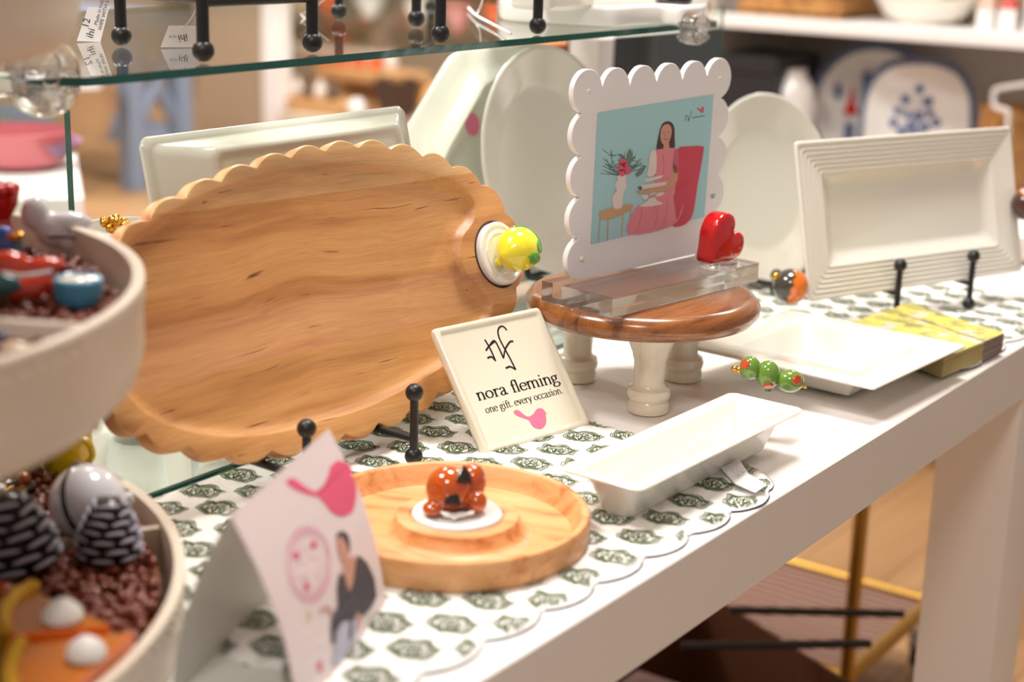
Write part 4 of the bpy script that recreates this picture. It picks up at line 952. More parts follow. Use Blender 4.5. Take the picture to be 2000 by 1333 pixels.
# ---- acrylic block, frosted scalloped frame with picture, red heart
zb = ZT + .1003
c0 = onz(1066, 585, zb); c1_ = onz(1195, 622, zb); c2_ = onz(1480, 549, zb)
ux = nrm((c2_ - c1_)[:2]); byaw = math.degrees(math.atan2(ux[1], ux[0])); uy = np.array([-ux[1], ux[0]])
BWd = float((c2_ - c1_)[:2] @ ux); BDp = float((c0 - c1_)[:2] @ uy); 
KM = T(c1_[0], c1_[1], zb, R(byaw)); BH = .0175
FRP = onz(1125, 549, zb + BH - .001); fy = float((FRP - c1_)[:2] @ uy)
t = thing('acrylic_frame_stand', 'clear acrylic base block with frosted scalloped picture frame, on the wooden stand', 'picture frame', KM)
prof_ = np.array([(0, 0), (BDp, 0), (BDp, BH), (fy + .004, BH), (fy + .004, .005), (fy - .0065, .005), (fy - .0065, BH), (0, BH)])
mb = MB().prism(prof_, 0, BWd, M=np.array([[0, 0, 1, 0], [1, 0, 0, 0], [0, 1, 0, 0], [0, 0, 0, 1.0]]), bev=.0003)
mb.build('acrylic_base', acr, t, smooth=0)
FM = lean(FRP, byaw, 0)              # upright face of the frame
pins = px(FM, [(1153, 182), (1409, 150), (1131, 507)])
fw = float(pins[1, 0] - pins[0, 0]); fh = float((pins[0, 1] + pins[1, 1]) / 2 - pins[2, 1]); fx0 = float((pins[0, 0] + pins[2, 0]) / 2); fy0 = float(pins[2, 1])
nu, nv = 5, 4; ru = fw / nu / 2 * 1.0; rc_ = fh / nv / 2 * 1.04; rv = fh / nv / 2 * 1.02; h0 = rc_ - ru - .0008
def scirc():
    cs = []
    for i in range(nu): cs.append((i * fw / nu, 0))
    for j in range(nv): cs.append((fw, j * fh / nv))
    for i in range(nu): cs.append((fw - i * fw / nu, fh))
    for j in range(nv): cs.append((0, fh - j * fh / nv))
    ctr = np.array([fw / 2, fh / 2]); pts = []
    n = len(cs)
    # ray-march outline around the rounded rectangle
    K = 900; per = 2 * (fw + fh)
    for k in range(K):
        s_ = per * k / K
        if s_ < fw: b_ = np.array([s_, 0]); nn = np.array([0, -1.0])
        elif s_ < fw + fh: b_ = np.array([fw, s_ - fw]); nn = np.array([1.0, 0])
        elif s_ < 2 * fw + fh: b_ = np.array([fw - (s_ - fw - fh), fh]); nn = np.array([0, 1.0])
        else: b_ = np.array([0, fh - (s_ - 2 * fw - fh)]); nn = np.array([-1.0, 0])
        best = rc_ if s_ < fw else 0
        for c_ in (cs if s_ >= fw else []):
            corner = c_[0] in (0, fw) and c_[1] in (0, fh); top_ = s_ > fw + fh and s_ < 2 * fw + fh
            if not corner and ((top_ and c_[1] != fh) or (not top_ and c_[0] not in (0, fw))): continue
            ce_ = np.array(c_) + (nn * h0 if (top_ and not corner) else 0)
            d_ = b_ - ce_; al = d_ @ nn; h2 = (rc_ if corner else (ru if top_ else rv)) ** 2 - (d_ @ d_ - al * al)
            if h2 > 0: best = max(best, -al + math.sqrt(h2))
        pts.append(b_ + nn * best)
        # corner fan
        nxt = per * (k + 1) / K
        for cn, s0, a0 in (((fw, 0), fw, -90), ((fw, fh), fw + fh, 0), ((0, fh), 2 * fw + fh, 90), ((0, 0), per, 180)):
            if s_ < s0 <= nxt + 1e-9:
                for q in range(1, 12): a_ = R(a0 + 90 * q / 12); pts.append(np.array(cn) + rc_ * np.array([math.cos(a_), math.sin(a_)]))
    return np.array(pts)
OUTF = scirc() + np.array([fx0, fy0])
inv = np.linalg.inv(KM) @ FM
MB().prism(OUTF, -.0058, 0, bev=.0005).build('frosted_frame', milky, t, M=inv, smooth=30)
mb = MB()
for (x, y) in ((fx0, fy0), (fx0 + fw, fy0), (fx0, fy0 + fh), (fx0 + fw, fy0 + fh)): mb.lathe([(.0022, 0), (.0022, .001), (.0014, .0018), (.0001, .002)], 20, M=T(x, y, 0))
mb.build('magnet_pins', pm('ivory_pin', rgb(240, 232, 208), .3), t, M=inv)
# the picture
ZP = .0004
sky = pm('print_sky_blue', rgb(172, 220, 230), .4)
def q4(x, y): return (1050 + x / 2.468, 100 + y / 2.468)
def pflat(mb, pts, z, mi, smooth_=True, F_=q4, M=FM): P = px(M, [F_(*p) for p in pts]); mb.flat(spline(P, 4) if smooth_ else P, z, mi)
pm_list = [sky, pm('print_red_chair', rgb(212, 76, 98), .5), pm('print_skin', rgb(216, 160, 142), .5), pm('print_hair', rgb(78, 60, 62), .5), pm('print_dress', rgb(234, 146, 160), .5), pm('print_white', rgb(236, 226, 222), .5), pm('print_wood', rgb(206, 172, 130), .5), pm('print_leaf', rgb(110, 140, 128), .5), pm('print_flower', rgb(224, 100, 126), .5), pm('print_dark', rgb(70, 100, 112), .5), pm('print_dress_shade', rgb(206, 108, 128), .5)]
mb = MB()
pflat(mb, [(288, 297), (848, 208), (802, 798), (254, 932)], 0, 0, False)
pflat(mb, [(674, 470), (730, 458), (790, 458), (798, 480), (770, 640), (735, 812), (640, 838), (655, 690), (672, 560)], .0002, 1)
pflat(mb, [(572, 482), (578, 420), (596, 355), (628, 338), (654, 360), (658, 420), (655, 470), (610, 478)], .0003, 3)
pflat(mb, [(590, 385), (604, 358), (628, 352), (642, 372), (640, 410), (624, 445), (602, 448), (590, 425)], .0004, 2)
pflat(mb, [(604, 440), (630, 440), (632, 478), (602, 482)], .00045, 2, False)
pflat(mb, [(556, 486), (600, 470), (640, 466), (668, 478), (672, 560), (660, 690), (700, 730), (650, 838), (440, 884), (450, 790), (490, 740), (560, 700), (556, 560)], .00035, 4)
for p in ([(560, 740), (575, 790), (555, 850)], [(620, 720), (618, 780), (600, 846)], [(500, 760), (490, 820), (475, 870)], [(600, 500), (606, 560), (598, 620)]): mb.ribbon(spline(px(FM, [q4(*a) for a in p]), 5, False), .0009, .00042, 10)
pflat(mb, [(640, 540), (668, 560), (662, 640), (560, 690), (520, 670), (600, 640), (640, 600)], .0005, 2)
pflat(mb, [(540, 490), (566, 480), (570, 560), (556, 600), (525, 602), (530, 560)], .0005, 5)
for yy, x0_, x1_, mi_, hh in ((608, 508, 606, 5, 9), (640, 490, 622, 5, 12), (668, 470, 648, 6, 6), (690, 492, 610, 5, 12)):
    pflat(mb, [(x0_, yy + 6), (x1_, yy - 12), (x1_ - 12, yy + hh - 6), (x0_ + 16, yy + hh + 14)], .0006, mi_, False)
pflat(mb, [(530, 690), (570, 682), (566, 715), (600, 735), (540, 748), (488, 746), (528, 718)], .0006, 5)
pflat(mb, [(478, 655), (500, 652), (492, 672)], .0007, 9, False)
for a_, b2 in (((300, 795), (290, 922)), ((338, 812), (334, 912)), ((410, 780), (402, 896)), ((446, 760), (438, 888))): mb.ribbon(px(FM, [q4(*a_), q4(*b2)]), .0013, .0003, 6)
pflat(mb, [(294, 790), (302, 770), (400, 745), (452, 738), (448, 762), (360, 805), (310, 812)], .0004, 6)
pflat(mb, [(384, 600), (424, 596), (420, 630), (428, 650), (412, 680), (408, 700), (402, 752), (366, 758), (356, 715), (362, 690), (378, 672), (368, 645), (382, 620)], .0005, 5)
for q in range(46):
    a_ = R(rng.uniform(20, 175)); ln = rng.uniform(50, 125); x1_, y1_ = 405 + ln * math.cos(a_) * 1.05, 600 - ln * math.sin(a_)
    mb.ribbon(px(FM, [q4(405, 600), q4((405 + x1_) / 2 + rng.uniform(-8, 8), (600 + y1_) / 2), q4(x1_, y1_)]), .00035, .0003, 7)
for (x, y, r_) in ((408, 535, 18), (398, 560, 20), (430, 575, 18), (404, 585, 18), (418, 548, 14)): pflat(mb, [(x + r_ * math.cos(R(a_)), y + r_ * math.sin(R(a_))) for a_ in range(0, 360, 45)], .0006, 8)
for p in ([(708, 338), (712, 308), (722, 312), (724, 338)], [(722, 340), (732, 318), (740, 285)], [(742, 322), (805, 310)]): mb.ribbon(px(FM, [q4(*a) for a in p]), .0006, .0003, 9)
b3 = px(FM, [q4(766, 270), q4(798, 298)]); bo = np.array([b3[0, 0], b3[1, 1]]); bs = b3[1] - b3[0]
bird(mb, lambda p: bo + np.array([p[0] * bs[0], p[1] * -bs[1]]), .0003, 8)
for p in ([(830, 694), (856, 689)], [(836, 702), (852, 698)], [(832, 708), (850, 704)]): mb.ribbon(px(FM, [q4(*a) for a in p]), .0006, .0002, 9)
for p in ([(600, 392), (608, 390)], [(622, 388), (632, 387)], [(604, 420), (614, 428), (628, 420)], [(612, 396), (609, 408), (614, 410)]): mb.ribbon(px(FM, [q4(*a) for a in p]), .0004, .0006, 3)
for q in range(60):
    a_ = R(rng.uniform(0, 180)); ln = rng.uniform(10, 60); cx_, cy_ = (rng.choice([350, 455]), rng.choice([505, 560])) if q % 2 else (430, 530)
    mb.ribbon(px(FM, [q4(cx_, cy_), q4(cx_ + ln * math.cos(a_), cy_ - ln * math.sin(a_) * .9)]), .0005, .00035, 7)
pflat(mb, [(440, 470), (452, 500), (446, 540), (430, 560), (428, 510)], .0004, 7); pflat(mb, [(470, 590), (500, 560), (520, 552), (500, 590), (476, 606)], .0004, 7)
pflat(mb, [(656, 480), (672, 478), (676, 560), (660, 590), (648, 560)], .0005, 10); pflat(mb, [(655, 690), (700, 640), (722, 655), (690, 760), (668, 815), (660, 760)], .00045, 1)
mb.build('picture_print', pm_list, t, M=inv @ T(0, 0, ZP), smooth=0)
# heart
hp = onz(1403, 510, zb + BH + .006); ht = thing('heart_knob', 'glossy red ceramic heart on a clear disc at the right end of the acrylic base', 'ornament', T(hp[0], hp[1], zb + BH + .0002, R(byaw)))
kh = dist(hp) / F
MB().lathe([(.0001, 0), (.0165, 0), (.0175, .0015), (.0175, .005), (.016, .0062), (.0001, .0062)], 48).build('clear_disc', acr, ht)
hs = [(0, 0)]
hh = np.array([(0, -1.08), (.42, -.62), (.82, -.2), (1.0, .22), (.92, .62), (.62, .86), (.28, .82), (.04, .58), (-.2, .84), (-.55, .92), (-.88, .72), (-1.02, .3), (-.86, -.2), (-.45, -.66)])
Hs = ccw(spline(hh, 6)); th_ = 1.28
a_ = -R(50); Rm = np.array([[math.cos(a_), -math.sin(a_)], [math.sin(a_), math.cos(a_)]])
Hs = Hs @ Rm.T * .0238; Hs[:, 1] -= Hs[:, 1].min(); Hs[:, 0] -= (Hs[:, 0].max() + Hs[:, 0].min()) / 2
HMt = T(.002, 0, .0062, R(-5)) @ rotx(PI / 2)
dp = .0098
rg = [ringz(offset(Hs, -.0035), -dp), ringz(offset(Hs, -.0008), -dp + .0012), ringz(Hs, -dp + .003), ringz(Hs, dp - .003), ringz(offset(Hs, -.0008), dp - .0012), ringz(offset(Hs, -.0035), dp)]
MB().loft(rg, M=HMt).build('heart', red_m, ht, smooth=60)

# ================================================================== white dishes on the table
def rect_dish(name, label, cat, M, w_, h_, rim, H, foot, r_=.004, ridges=0, depth=None, mat=cer, wall=.6, thick=.003, rounded=None, rim_drop=.0):
    """rectangular dish lying in the xy plane of M: outer size w_ x h_, flat rim, well depth; z up"""
    t = thing(name, label, cat, M); dz = depth if depth is not None else H - .004
    def rr(i, z, rad=None): return rrect(w_ - 2 * i, h_ - 2 * i, max(.0008, (r_ if rad is None else rad)), 6, z)
    fi = rim + foot
    rings = [rr(fi + .002, 0), rr(fi, .0008), rr(fi - .001, .003), rr(rim - .001, H - .006 - rim_drop, r_ + .002), rr(.004, H - .0045), rr(.0006, H - .003), rr(0, H - .0014), rr(.0008, H - .0002), rr(.0022, H)]
    if ridges:
        st = (rim - .006) / ridges
        for q in range(ridges):
            b0 = .004 + q * st; zz = -q * .0004
            rings += [rr(b0, H + zz, r_), rr(b0 + st * .3, H - .0013 + zz, r_), rr(b0 + st * .62, H - .0013 + zz, r_), rr(b0 + st * .85, H - .0001 + zz, r_)]
    rings += [rr(rim - .0015, H - .0004 - (.0004 * ridges), r_), rr(rim, H - .0014 - (.0004 * ridges), r_ + .001), rr(rim + foot * wall, H - dz + .004, r_ + .004), rr(rim + foot * wall + .004, H - dz + .0008, r_ + .004), rr(rim + foot * wall + .008, H - dz, r_ + .004)]
    MB().loft(rings).build('dish_body', mat, t, smooth=50); return t
# cracker tray with olives
trim = [onz(*q, ZT + .040)[:2] for q in ((1122, 899), (1250, 958), (1574, 798), (1416, 763))]
ux = nrm((trim[2] - trim[1])); 
CTyaw = math.atan2(ux[1], ux[0]); uy = np.array([-ux[1], ux[0]]); cw = float((trim[2] - trim[1]) @ ux); chh = float((trim[0] - trim[1]) @ uy); cc_ = trim[1] + ux * cw / 2 + uy * chh / 2
CTM = T(cc_[0], cc_[1], ZT + .0045, CTyaw)
print('cracker', cw, chh, math.degrees(CTyaw))
rect_dish('cracker_tray', 'narrow white rectangular cracker tray in front, partly on the placemat', 'tray', CTM, cw, chh, .0135, .0355, .009, r_=.008, depth=.027, wall=.7)
op = onz(1500, 762, ZT + .040)
def local_frame(P, yaw): return T(P[0], P[1], P[2], yaw)
vx = math.atan2(CAM[1] - op[1], CAM[0] - op[0]) + PI / 2        # horizontal direction to the viewer's right
ko = dist(op) / F
Mo = T(op[0], op[1], ZT + .0403, vx)
t = thing('olive_knob', 'three green ceramic olives on a gold pick at the far end of the cracker tray', 'ornament', Mo)
for (x, z, r_, px_, ang) in ((-37, 23, (21, 21, 23), (-48, 36), 0), (-2, 12, (23, 23, 28), (0, -10), 0), (40, 3, (27, 23, 22), (58, 13), 0)):
    MB().ball((x * ko, 0, (z + 13) * ko + .002), (r_[0] * ko, r_[1] * ko, r_[2] * ko), 32).build('olive', olive_m, t)
for (x, z, dx, dz) in ((-46, 35, -.55, .6), (2, -7, .1, -.85), (55, 9, .6, .35)):
    cen = {-46: np.array([-37 * ko, 0, 36 * ko + .002]), 2: np.array([-2 * ko, 0, 25 * ko + .002]), 55: np.array([40 * ko, 0, 16 * ko + .002])}[x]; ro = {-46: 22.8, 2: 26.6, 55: 25.6}[x] * ko; n_ = nrm(np.array([dx, -.75, dz])); a = nrm(np.cross(n_, [0, 0, 1.0])); b = np.cross(n_, a)
    Mp = np.eye(4); Mp[:3, 0] = a; Mp[:3, 1] = b; Mp[:3, 2] = n_; Mp[:3, 3] = cen
    MB().lathe([(10 * ko, ro * .8), (9.5 * ko, ro * .95), (8 * ko, ro * 1.0), (5 * ko, ro * 1.0), (.0001, ro * .985)], 24, M=Mp).build('pimento', pimento, t)
mb = MB().tube([(-70 * ko, 0, 36 * ko), (72 * ko, 0, 10 * ko)], 2.2 * ko, 10); mb.ball((-66 * ko, 0, 37 * ko), (7 * ko, 6 * ko, 6 * ko), 16); mb.ball((-58 * ko, 0, 35 * ko), 7 * ko, 16); mb.ball((71 * ko, 0, 10 * ko), 2.8 * ko, 12)
mb.build('gold_pick', gold, t); MB().lathe([(.003, -.001), (.003, .006)], 12).build('peg', olive_m, t)
# square platter
sq = [onz(*q, ZT + .034)[:2] for q in ((1362, 668), (1688, 766), (1870, 684), (1561, 596))]
ux = nrm((sq[2] - sq[1]) + (sq[3] - sq[0])); uy = np.array([-ux[1], ux[0]]); sw = float(((sq[2] - sq[1]) @ ux + (sq[3] - sq[0]) @ ux) / 2); sh = float(((sq[0] - sq[1]) @ uy + (sq[3] - sq[2]) @ uy) / 2); sc_ = sum(sq) / 4
print('square', sw, sh, math.degrees(math.atan2(ux[1], ux[0])), sq)
SQM = T(sc_[0], sc_[1], ZT + .0043, math.atan2(ux[1], ux[0]))
rect_dish('square_platter', 'large white platter with wide flat rim lying behind the green olives', 'platter', SQM, sw, sh, .036, .030, .012, r_=.003, depth=.024, wall=.8)
ap = onz(1541, 596, ZT + .034); ka = dist(ap) / F; va = math.atan2(CAM[1] - ap[1], CAM[0] - ap[0]) + PI / 2
t = thing('acorn_ornament', 'round half dark, half orange ceramic ornament with gold stem on the platter corner', 'ornament', T(ap[0], ap[1], ZT + .0346, va))
rr_a = 34 * ka
MB().ball((0, 0, rr_a + .001), rr_a, 40).build('dark_body', pm('dark_olive_glaze', rgb(66, 60, 50), .14, coat=.9), t)
mb = MB(); n1 = 14; rings = []
Mt = T(0, 0, rr_a + .001) @ roty(R(62)) 
segs = 48
for q, f_ in enumerate(np.linspace(0, 1, 14)):
    rg_ = []
    for k in range(segs):
        a_ = 2 * PI * k / segs; lim = R(84) + R(9) * abs(math.sin(a_ * 6)); ph = .02 + (lim - .02) * f_
        rg_.append((rr_a * 1.012 * math.sin(ph) * math.cos(a_), rr_a * 1.012 * math.sin(ph) * math.sin(a_), rr_a * 1.012 * math.cos(ph)))
    rings.append(np.array(rg_))
mb.loft(rings, True, False, M=T(0, 0, rr_a + .001) @ rotx(R(12)) @ roty(R(104))); mb.build('orange_cap', pm('orange_cap_glaze', rgb(230, 116, 26), .14, coat=.9), t)
MB().ball((-rr_a * .85, -.004, rr_a * 1.62), .0042, 16).build('gold_stem', gold, t); MB().lathe([(.004, -.0005), (.004, .004)], 16).build('peg', cer, t)
# paper napkin packs
nz = ZT + .024
def napkins(name, label, pts, z1, seed, m_side):
    P = np.array([onz(*q, z1)[:2] for q in pts]); c_ = P.mean(0); P = ccw(P - c_)
    t = thing(name, label, 'napkins', T(c_[0], c_[1], ZT + .0045)); H = z1 - ZT - .0045
    mb = MB(); L_ = 9
    for k in range(L_):
        j = rng.uniform(-.0006, .0006, 2); mb.prism(P + j, H * k / L_ + .0001, H * (k + 1) / L_ - .0003, bev=.0003)
    mb.build('paper_layers', m_side, t, smooth=0)
    MB().flat(offset(P, -.0003), H + .0002).build('printed_cover', MATS['lemon_print'], t, smooth=0)
m, nt, b = newmat('lemon_print'); tc = nt.nodes.new('ShaderNodeTexCoord'); n1 = nt.nodes.new('ShaderNodeTexNoise'); n1.inputs['Scale'].default_value = 46; n1.inputs['Detail'].default_value = 2; nt.links.new(tc.outputs['Object'], n1.inputs['Vector'])
c1m = ramp(nt, n1.outputs['Fac'], [(.36, rgb(150, 152, 84)), (.45, rgb(206, 194, 104)), (.55, rgb(226, 208, 84)), (.64, rgb(214, 204, 186))])
n2 = nt.nodes.new('ShaderNodeTexNoise'); n2.inputs['Scale'].default_value = 120; nt.links.new(tc.outputs['Object'], n2.inputs['Vector'])
c2m = ramp(nt, n2.outputs['Fac'], [(.62, (0, 0, 0, 1)), (.70, (.7, .7, .7, 1))]); nt.links.new(mixc(nt, c2m, c1m, rgb(150, 96, 96)), b.inputs['Base Color']); b.inputs['Roughness'].default_value = .35
napkins('napkin_pack', 'front pack of yellow flower-printed paper napkins, half under the square platter rim', [(1655, 632), (1843, 700), (1922, 668), (1735, 606)], nz, 1, pm('napkin_edge', rgb(214, 196, 130), .7, noise=.3, nscale=300))
napkins('napkin_pack', 'back pack of yellow flower-printed paper napkins with grey edge, at the table edge', [(1737, 605), (1924, 667), (1962, 651), (1775, 592)], nz, 2, pm('napkin_edge_grey', rgb(170, 156, 148), .7, noise=.3, nscale=300))

# ridged platter on easel
RP = onz(1590, 589, ZT + .018)
ryaw = -58
RM_ = lean(RP, ryaw, 14); rc4 = px(RM_, [(1543, 276), (1988, 247), (1592, 588), (1985, 533)]); print('ridged', rc4)
rw = float((rc4[1, 0] + rc4[3, 0]) / 2 - (rc4[0, 0] + rc4[2, 0]) / 2); rh = float((rc4[0, 1] + rc4[1, 1]) / 2 - (rc4[2, 1] + rc4[3, 1]) / 2)
PA_ = onz(1758, 526, .862); PB_ = onz(1901, 508, .862)
RM0 = lean(PA_, -22.5, 14); P0r = RM0[:3, 3] + RM0[:3, 2] * -.008
RMp = lean(P0r, -22.5, 14); rc4 = px(RMp, [(1543, 276), (1988, 247), (1985, 533), (1590, 588)])
rw = float(((rc4[1, 0] + rc4[2, 0]) - (rc4[0, 0] + rc4[3, 0])) / 2); rh = float((rc4[0, 1] + rc4[1, 1] - rc4[2, 1] - rc4[3, 1]) / 2); rcn = rc4.mean(0)
rect_dish('ridged_platter', 'cream rectangular platter with ridged border standing on an easel at the right', 'platter', RMp @ T(rcn[0], rcn[1], -.016), rw, rh, .036, .016, .006, r_=.004, ridges=6, depth=.012, wall=1.2)
rz = ZT + .0045
f1 = np.array([PA_[0], PA_[1], rz]); f2 = np.array([PB_[0], PB_[1], rz])
easel('plate_easel', 'black ball-footed easel holding the ridged platter at the right', f1, f2, .069, float(rc4[2, 1] + .862 - rz) * .96 - .004, True, .15, .055, zf=rz, frame_h=.11)
# gingham ball ornament at the right edge
gp = px(RMp, [(1984, 402)])[0]
GMx = RMp @ T(gp[0], gp[1], -.002)
t = thing('gingham_knob', 'brown ball ornament with red gingham top at the right edge of the ridged platter', 'ornament', GMx)
gr = .0185
MB().ball((0, 0, gr), gr, 32).build('brown_body', pm('chocolate_glaze', rgb(74, 42, 34), .2, coat=.7), t)
m, nt, b = newmat('gingham'); tc = nt.nodes.new('ShaderNodeTexCoord'); ck = nt.nodes.new('ShaderNodeTexChecker'); ck.inputs['Scale'].default_value = 420; ck.inputs['Color1'].default_value = rgb(206, 60, 70); ck.inputs['Color2'].default_value = rgb(240, 226, 222)
nt.links.new(tc.outputs['Object'], ck.inputs['Vector']); nt.links.new(ck.outputs[0], b.inputs['Base Color'])
mb = MB().lathe([(gr * 1.02 * math.sin(a_), gr * 1.02 * math.cos(a_)) for a_ in np.linspace(R(60), .01, 10)], 32, M=T(0, 0, gr) @ roty(R(30)) @ rotx(R(-50))); mb.build('gingham_top', m, t)
MB().lathe([(gr * 1.04 * math.sin(a_), gr * 1.04 * math.cos(a_)) for a_ in (R(62), R(65), R(70))], 32, M=T(0, 0, gr) @ roty(R(30)) @ rotx(R(-50))).build('gold_band', gold, t)

# ================================================================== dishes behind, seen from their undersides or fronts
# long rectangular tray, back towards the viewer
QM = lean(ony(268, 420, .20), -2, 13); q4p = px(QM, [(266, 266), (785, 209)]); qb = float(ZT + .012 - QM[2, 3]) / math.cos(R(13))
qx0, qx1 = float(q4p[0, 0]), float(q4p[1, 0]); qtop = float(q4p.mean(0)[1]); qw = qx1 - qx0; qh = qtop - qb
t = thing('rectangular_tray', 'long grey-white rectangular tray standing behind the wooden board, underside showing', 'tray', QM @ T((qx0 + qx1) / 2, (qtop + qb) / 2, 0))
def rq(i, z, r_=.01, xs=0.0): return rrect(qw - 2 * i - xs, qh - 2 * i, min(r_, .009), 6, z)
MB().loft([rq(.012, -.002), rq(.004, -.001), rq(.0006, .0), rq(0, .0015), rq(.0012, .004), rq(.006, .0055), rq(.007, .006), rq(.008, .008, .01, .004), rq(.016, .032, .012, .046), rq(.018, .034, .012, .05), rq(.021, .034, .012, .05), rq(.023, .0322, .012, .05), rq(.028, .032, .012, .05)]).build('tray_body', cer_back, t, smooth=50)
# octagonal platter
OMx = lean(ony(900, 300, .325), -2, 10); op_ = px(OMx, [(728, 430), (752, 330), (778, 272), (872, 114), (896, 98), (1058, 84), (1092, 110), (1170, 290), (1190, 430)])
cO = op_.mean(0); zbO = (ZT + .012 - OMx[2, 3]) / math.cos(R(10))
octp = np.vstack([op_, [[op_[-1, 0] - .02, zbO + .04], [op_[-1, 0] - .06, zbO], [op_[0, 0] + .06, zbO], [op_[0, 0] + .0, zbO + .05]]])
octp = ccw(octp)
def sm(P, n=3):
    Q = spline(P, 10)
    return Q
def rsm(P, it):
    P = np.array(P); out = []
    for i in range(len(P)):
        a, b_, c_ = P[i - 1], P[i], P[(i + 1) % len(P)]
        for f_ in (0, .25, .5, .75, 1):
            d1 = b_ + (a - b_) * .16; d2 = b_ + (c_ - b_) * .16; out.append((1 - f_) ** 2 * d1 + 2 * f_ * (1 - f_) * b_ + f_ ** 2 * d2)
    return np.array(out)
O8 = rsm(octp, 0); cO = O8.mean(0)
def oo(k, z): return ringz(cO + (O8 - cO) * k, z)
t = thing('octagonal_platter', 'large octagonal platter standing on edge under the glass shelf, sticker on its underside', 'platter', OMx)
MB().loft([oo(.94, -.004), oo(.99, -.002), oo(1, .001), oo(.992, .004), oo(.975, .006), oo(.88, .010), oo(.78, .024), oo(.745, .034), oo(.73, .035), oo(.715, .034), oo(.705, .020), oo(.69, .018), oo(.5, .018)]).build('platter_body', cer_back, t, smooth=50)
sp = px(zlift(OMx, .025), [(925, 240), (906, 285), (940, 215)]); stm = OMx @ np.eye(4)
mb = MB(); c_ = px(zlift(OMx, .0184), [(923, 243)])[0]
mb.flat([(c_[0] + .012 * math.cos(a_) , c_[1] + .0125 * math.sin(a_)) for a_ in np.linspace(0, 2 * PI, 20, endpoint=False)], .0186); mb.build('pink_sticker', pink, t, smooth=0)
mb = MB()
for (x0, y0_, x1, y1_, w_) in ((945, 262, 952, 232, .004), (960, 230, 964, 222, .006), (948, 270, 960, 262, .003), (972, 205, 978, 196, .008), (984, 185, 986, 178, .008), (950, 245, 962, 240, .003), (958, 262, 972, 256, .0025)):
    mb.ribbon(px(zlift(OMx, .0184), [(x0, y0_), (x1, y1_)]), w_, .0186)
mb.build('underside_print', ink, t, smooth=0)
# round plates
def round_plate(name, label, c_px, Y, r_px, yaw, lam, P=None):
    P = ony(c_px[0], c_px[1], Y) if P is None else P; r = r_px * dist(P) / F
    M = lean(P, yaw, lam); t = thing(name, label, 'plate', M)
    MB().lathe([(r * .5, -.016), (r * .62, -.016), (r * .9, -.004), (r * .985, -.0015), (r, .0008), (r * .99, .0026), (r * .965, .0026), (r * .94, .001), (r * .72, -.006), (r * .66, -.0095), (r * .60, -.0105), (.0001, -.011)], 96).build('plate_body', cer_back, t, smooth=60)
    return M, r
Mr1, rr1 = round_plate('round_plate', 'tall round grey-white plate on edge between the wooden board and the acrylic frame', (1082, 312), .215, 222, -2, 12)
Mr2, rr2 = round_plate('round_plate', 'round grey-white plate standing between the acrylic frame and the ridged platter', (1500, 370), .10, 184, -15, 12)
e1a = onz(1030, 592, GZ + .008); e1b = onz(1088, 660, GZ + .008)
yb1 = .215 - math.sin(R(12)) * rr1
easel('plate_easel', 'black ball-footed easel holding the tall round plate behind the wooden stand', (Mr1[0, 3] - .05, yb1 - .035, 0), (Mr1[0, 3] + .045, yb1 - .038, 0), .07, max(.012, float(Mr1[2, 3] - rr1 * math.cos(R(12)) - GZ)), True, .17, .055, zf=GZ, frame_h=.12)
yb2 = .10 - math.sin(R(12)) * rr2
easel('plate_easel', 'black ball-footed easel under the round plate beside the acorn ornament', (Mr2[0, 3] - .04, yb2 - .015, 0), (Mr2[0, 3] + .05, yb2 - .018, 0), .030, max(.012, float(Mr2[2, 3] - rr2 * math.cos(R(12)) - rz)), True, .12, .045, zf=rz, frame_h=.10)
# black boxes under the shelf and beside it
bk = pm('black_card', rgb(34, 34, 38), .5); pagem = pm('page_block', rgb(232, 226, 222), .8, noise=.3, nscale=400)
B1 = ony(1165, 190, .40); 
def bookbox(name, label, cat, pA, pB, Y, z0, ztop_px, depth, yaw, mats, parts):
    A = ony(*pA, Y); B = ony(*pB, Y); zt = ony(*ztop_px, Y)[2]
    w_ = float(np.linalg.norm((B - A)[:2])); t = thing(name, label, cat, T(A[0], A[1], z0, R(yaw))); return t, w_, zt - z0
t, w_, h_ = bookbox('black_book', 'thick black book with pale page edge standing under the right end of the glass shelf', 'book', (1168, 180), (1392, 150), .44, GZ, (1200, 72), .05, -2, None, None)
MB().box((.0, .002, .002), (w_ * .99, .05, h_ - .002)).build('page_block', pagem, t, smooth=0)
MB().box((.036, -.002, 0), (w_, .0015, h_), bev=.0007).build('front_cover', bk, t, smooth=0); MB().box((.0, .0505, 0), (w_, .054, h_)).build('back_cover', bk, t, smooth=0)
bA = onx(1392, 165, SX + .03); bB = onx(1514, 170, SX + .03); zt_ = onx(1500, 113, SX + .03)[2]; bw = float(abs(bA[1] - bB[1]))
t = thing('black_box', 'matt black lidded box on the wall shelf left of the blue and white jar', 'box', T(SX + .03, bB[1], ZL))
MB().box((0, 0, 0), (.22, bw, zt_ - ZL - .04), bev=.002).build('box_body', bk, t, smooth=0); MB().box((-.003, -.003, zt_ - ZL - .039), (.223, bw + .003, zt_ - ZL), bev=.002).build('lid', bk, t, smooth=0)
# orange carton behind the round plate
A = ony(1045, 160, .52); t = thing('orange_carton', 'orange and brown carton under the glass shelf behind the tall round plate', 'box', T(A[0], A[1], GZ, R(-2)))
h_ = ony(1060, 88, .52)[2] - GZ; w_ = ony(1140, 160, .52)[0] - A[0]
MB().box((0, 0, 0), (w_, .05, h_), bev=.002).build('box_body', pm('orange_card', rgb(206, 124, 60), .6, noise=.4, nscale=14), t, smooth=0)
MB().box((.006, -.0012, h_ * .3), (w_ * .5, -.0002, h_ * .8)).build('dark_label', pm('brown_print', rgb(110, 70, 52), .6), t, smooth=0)
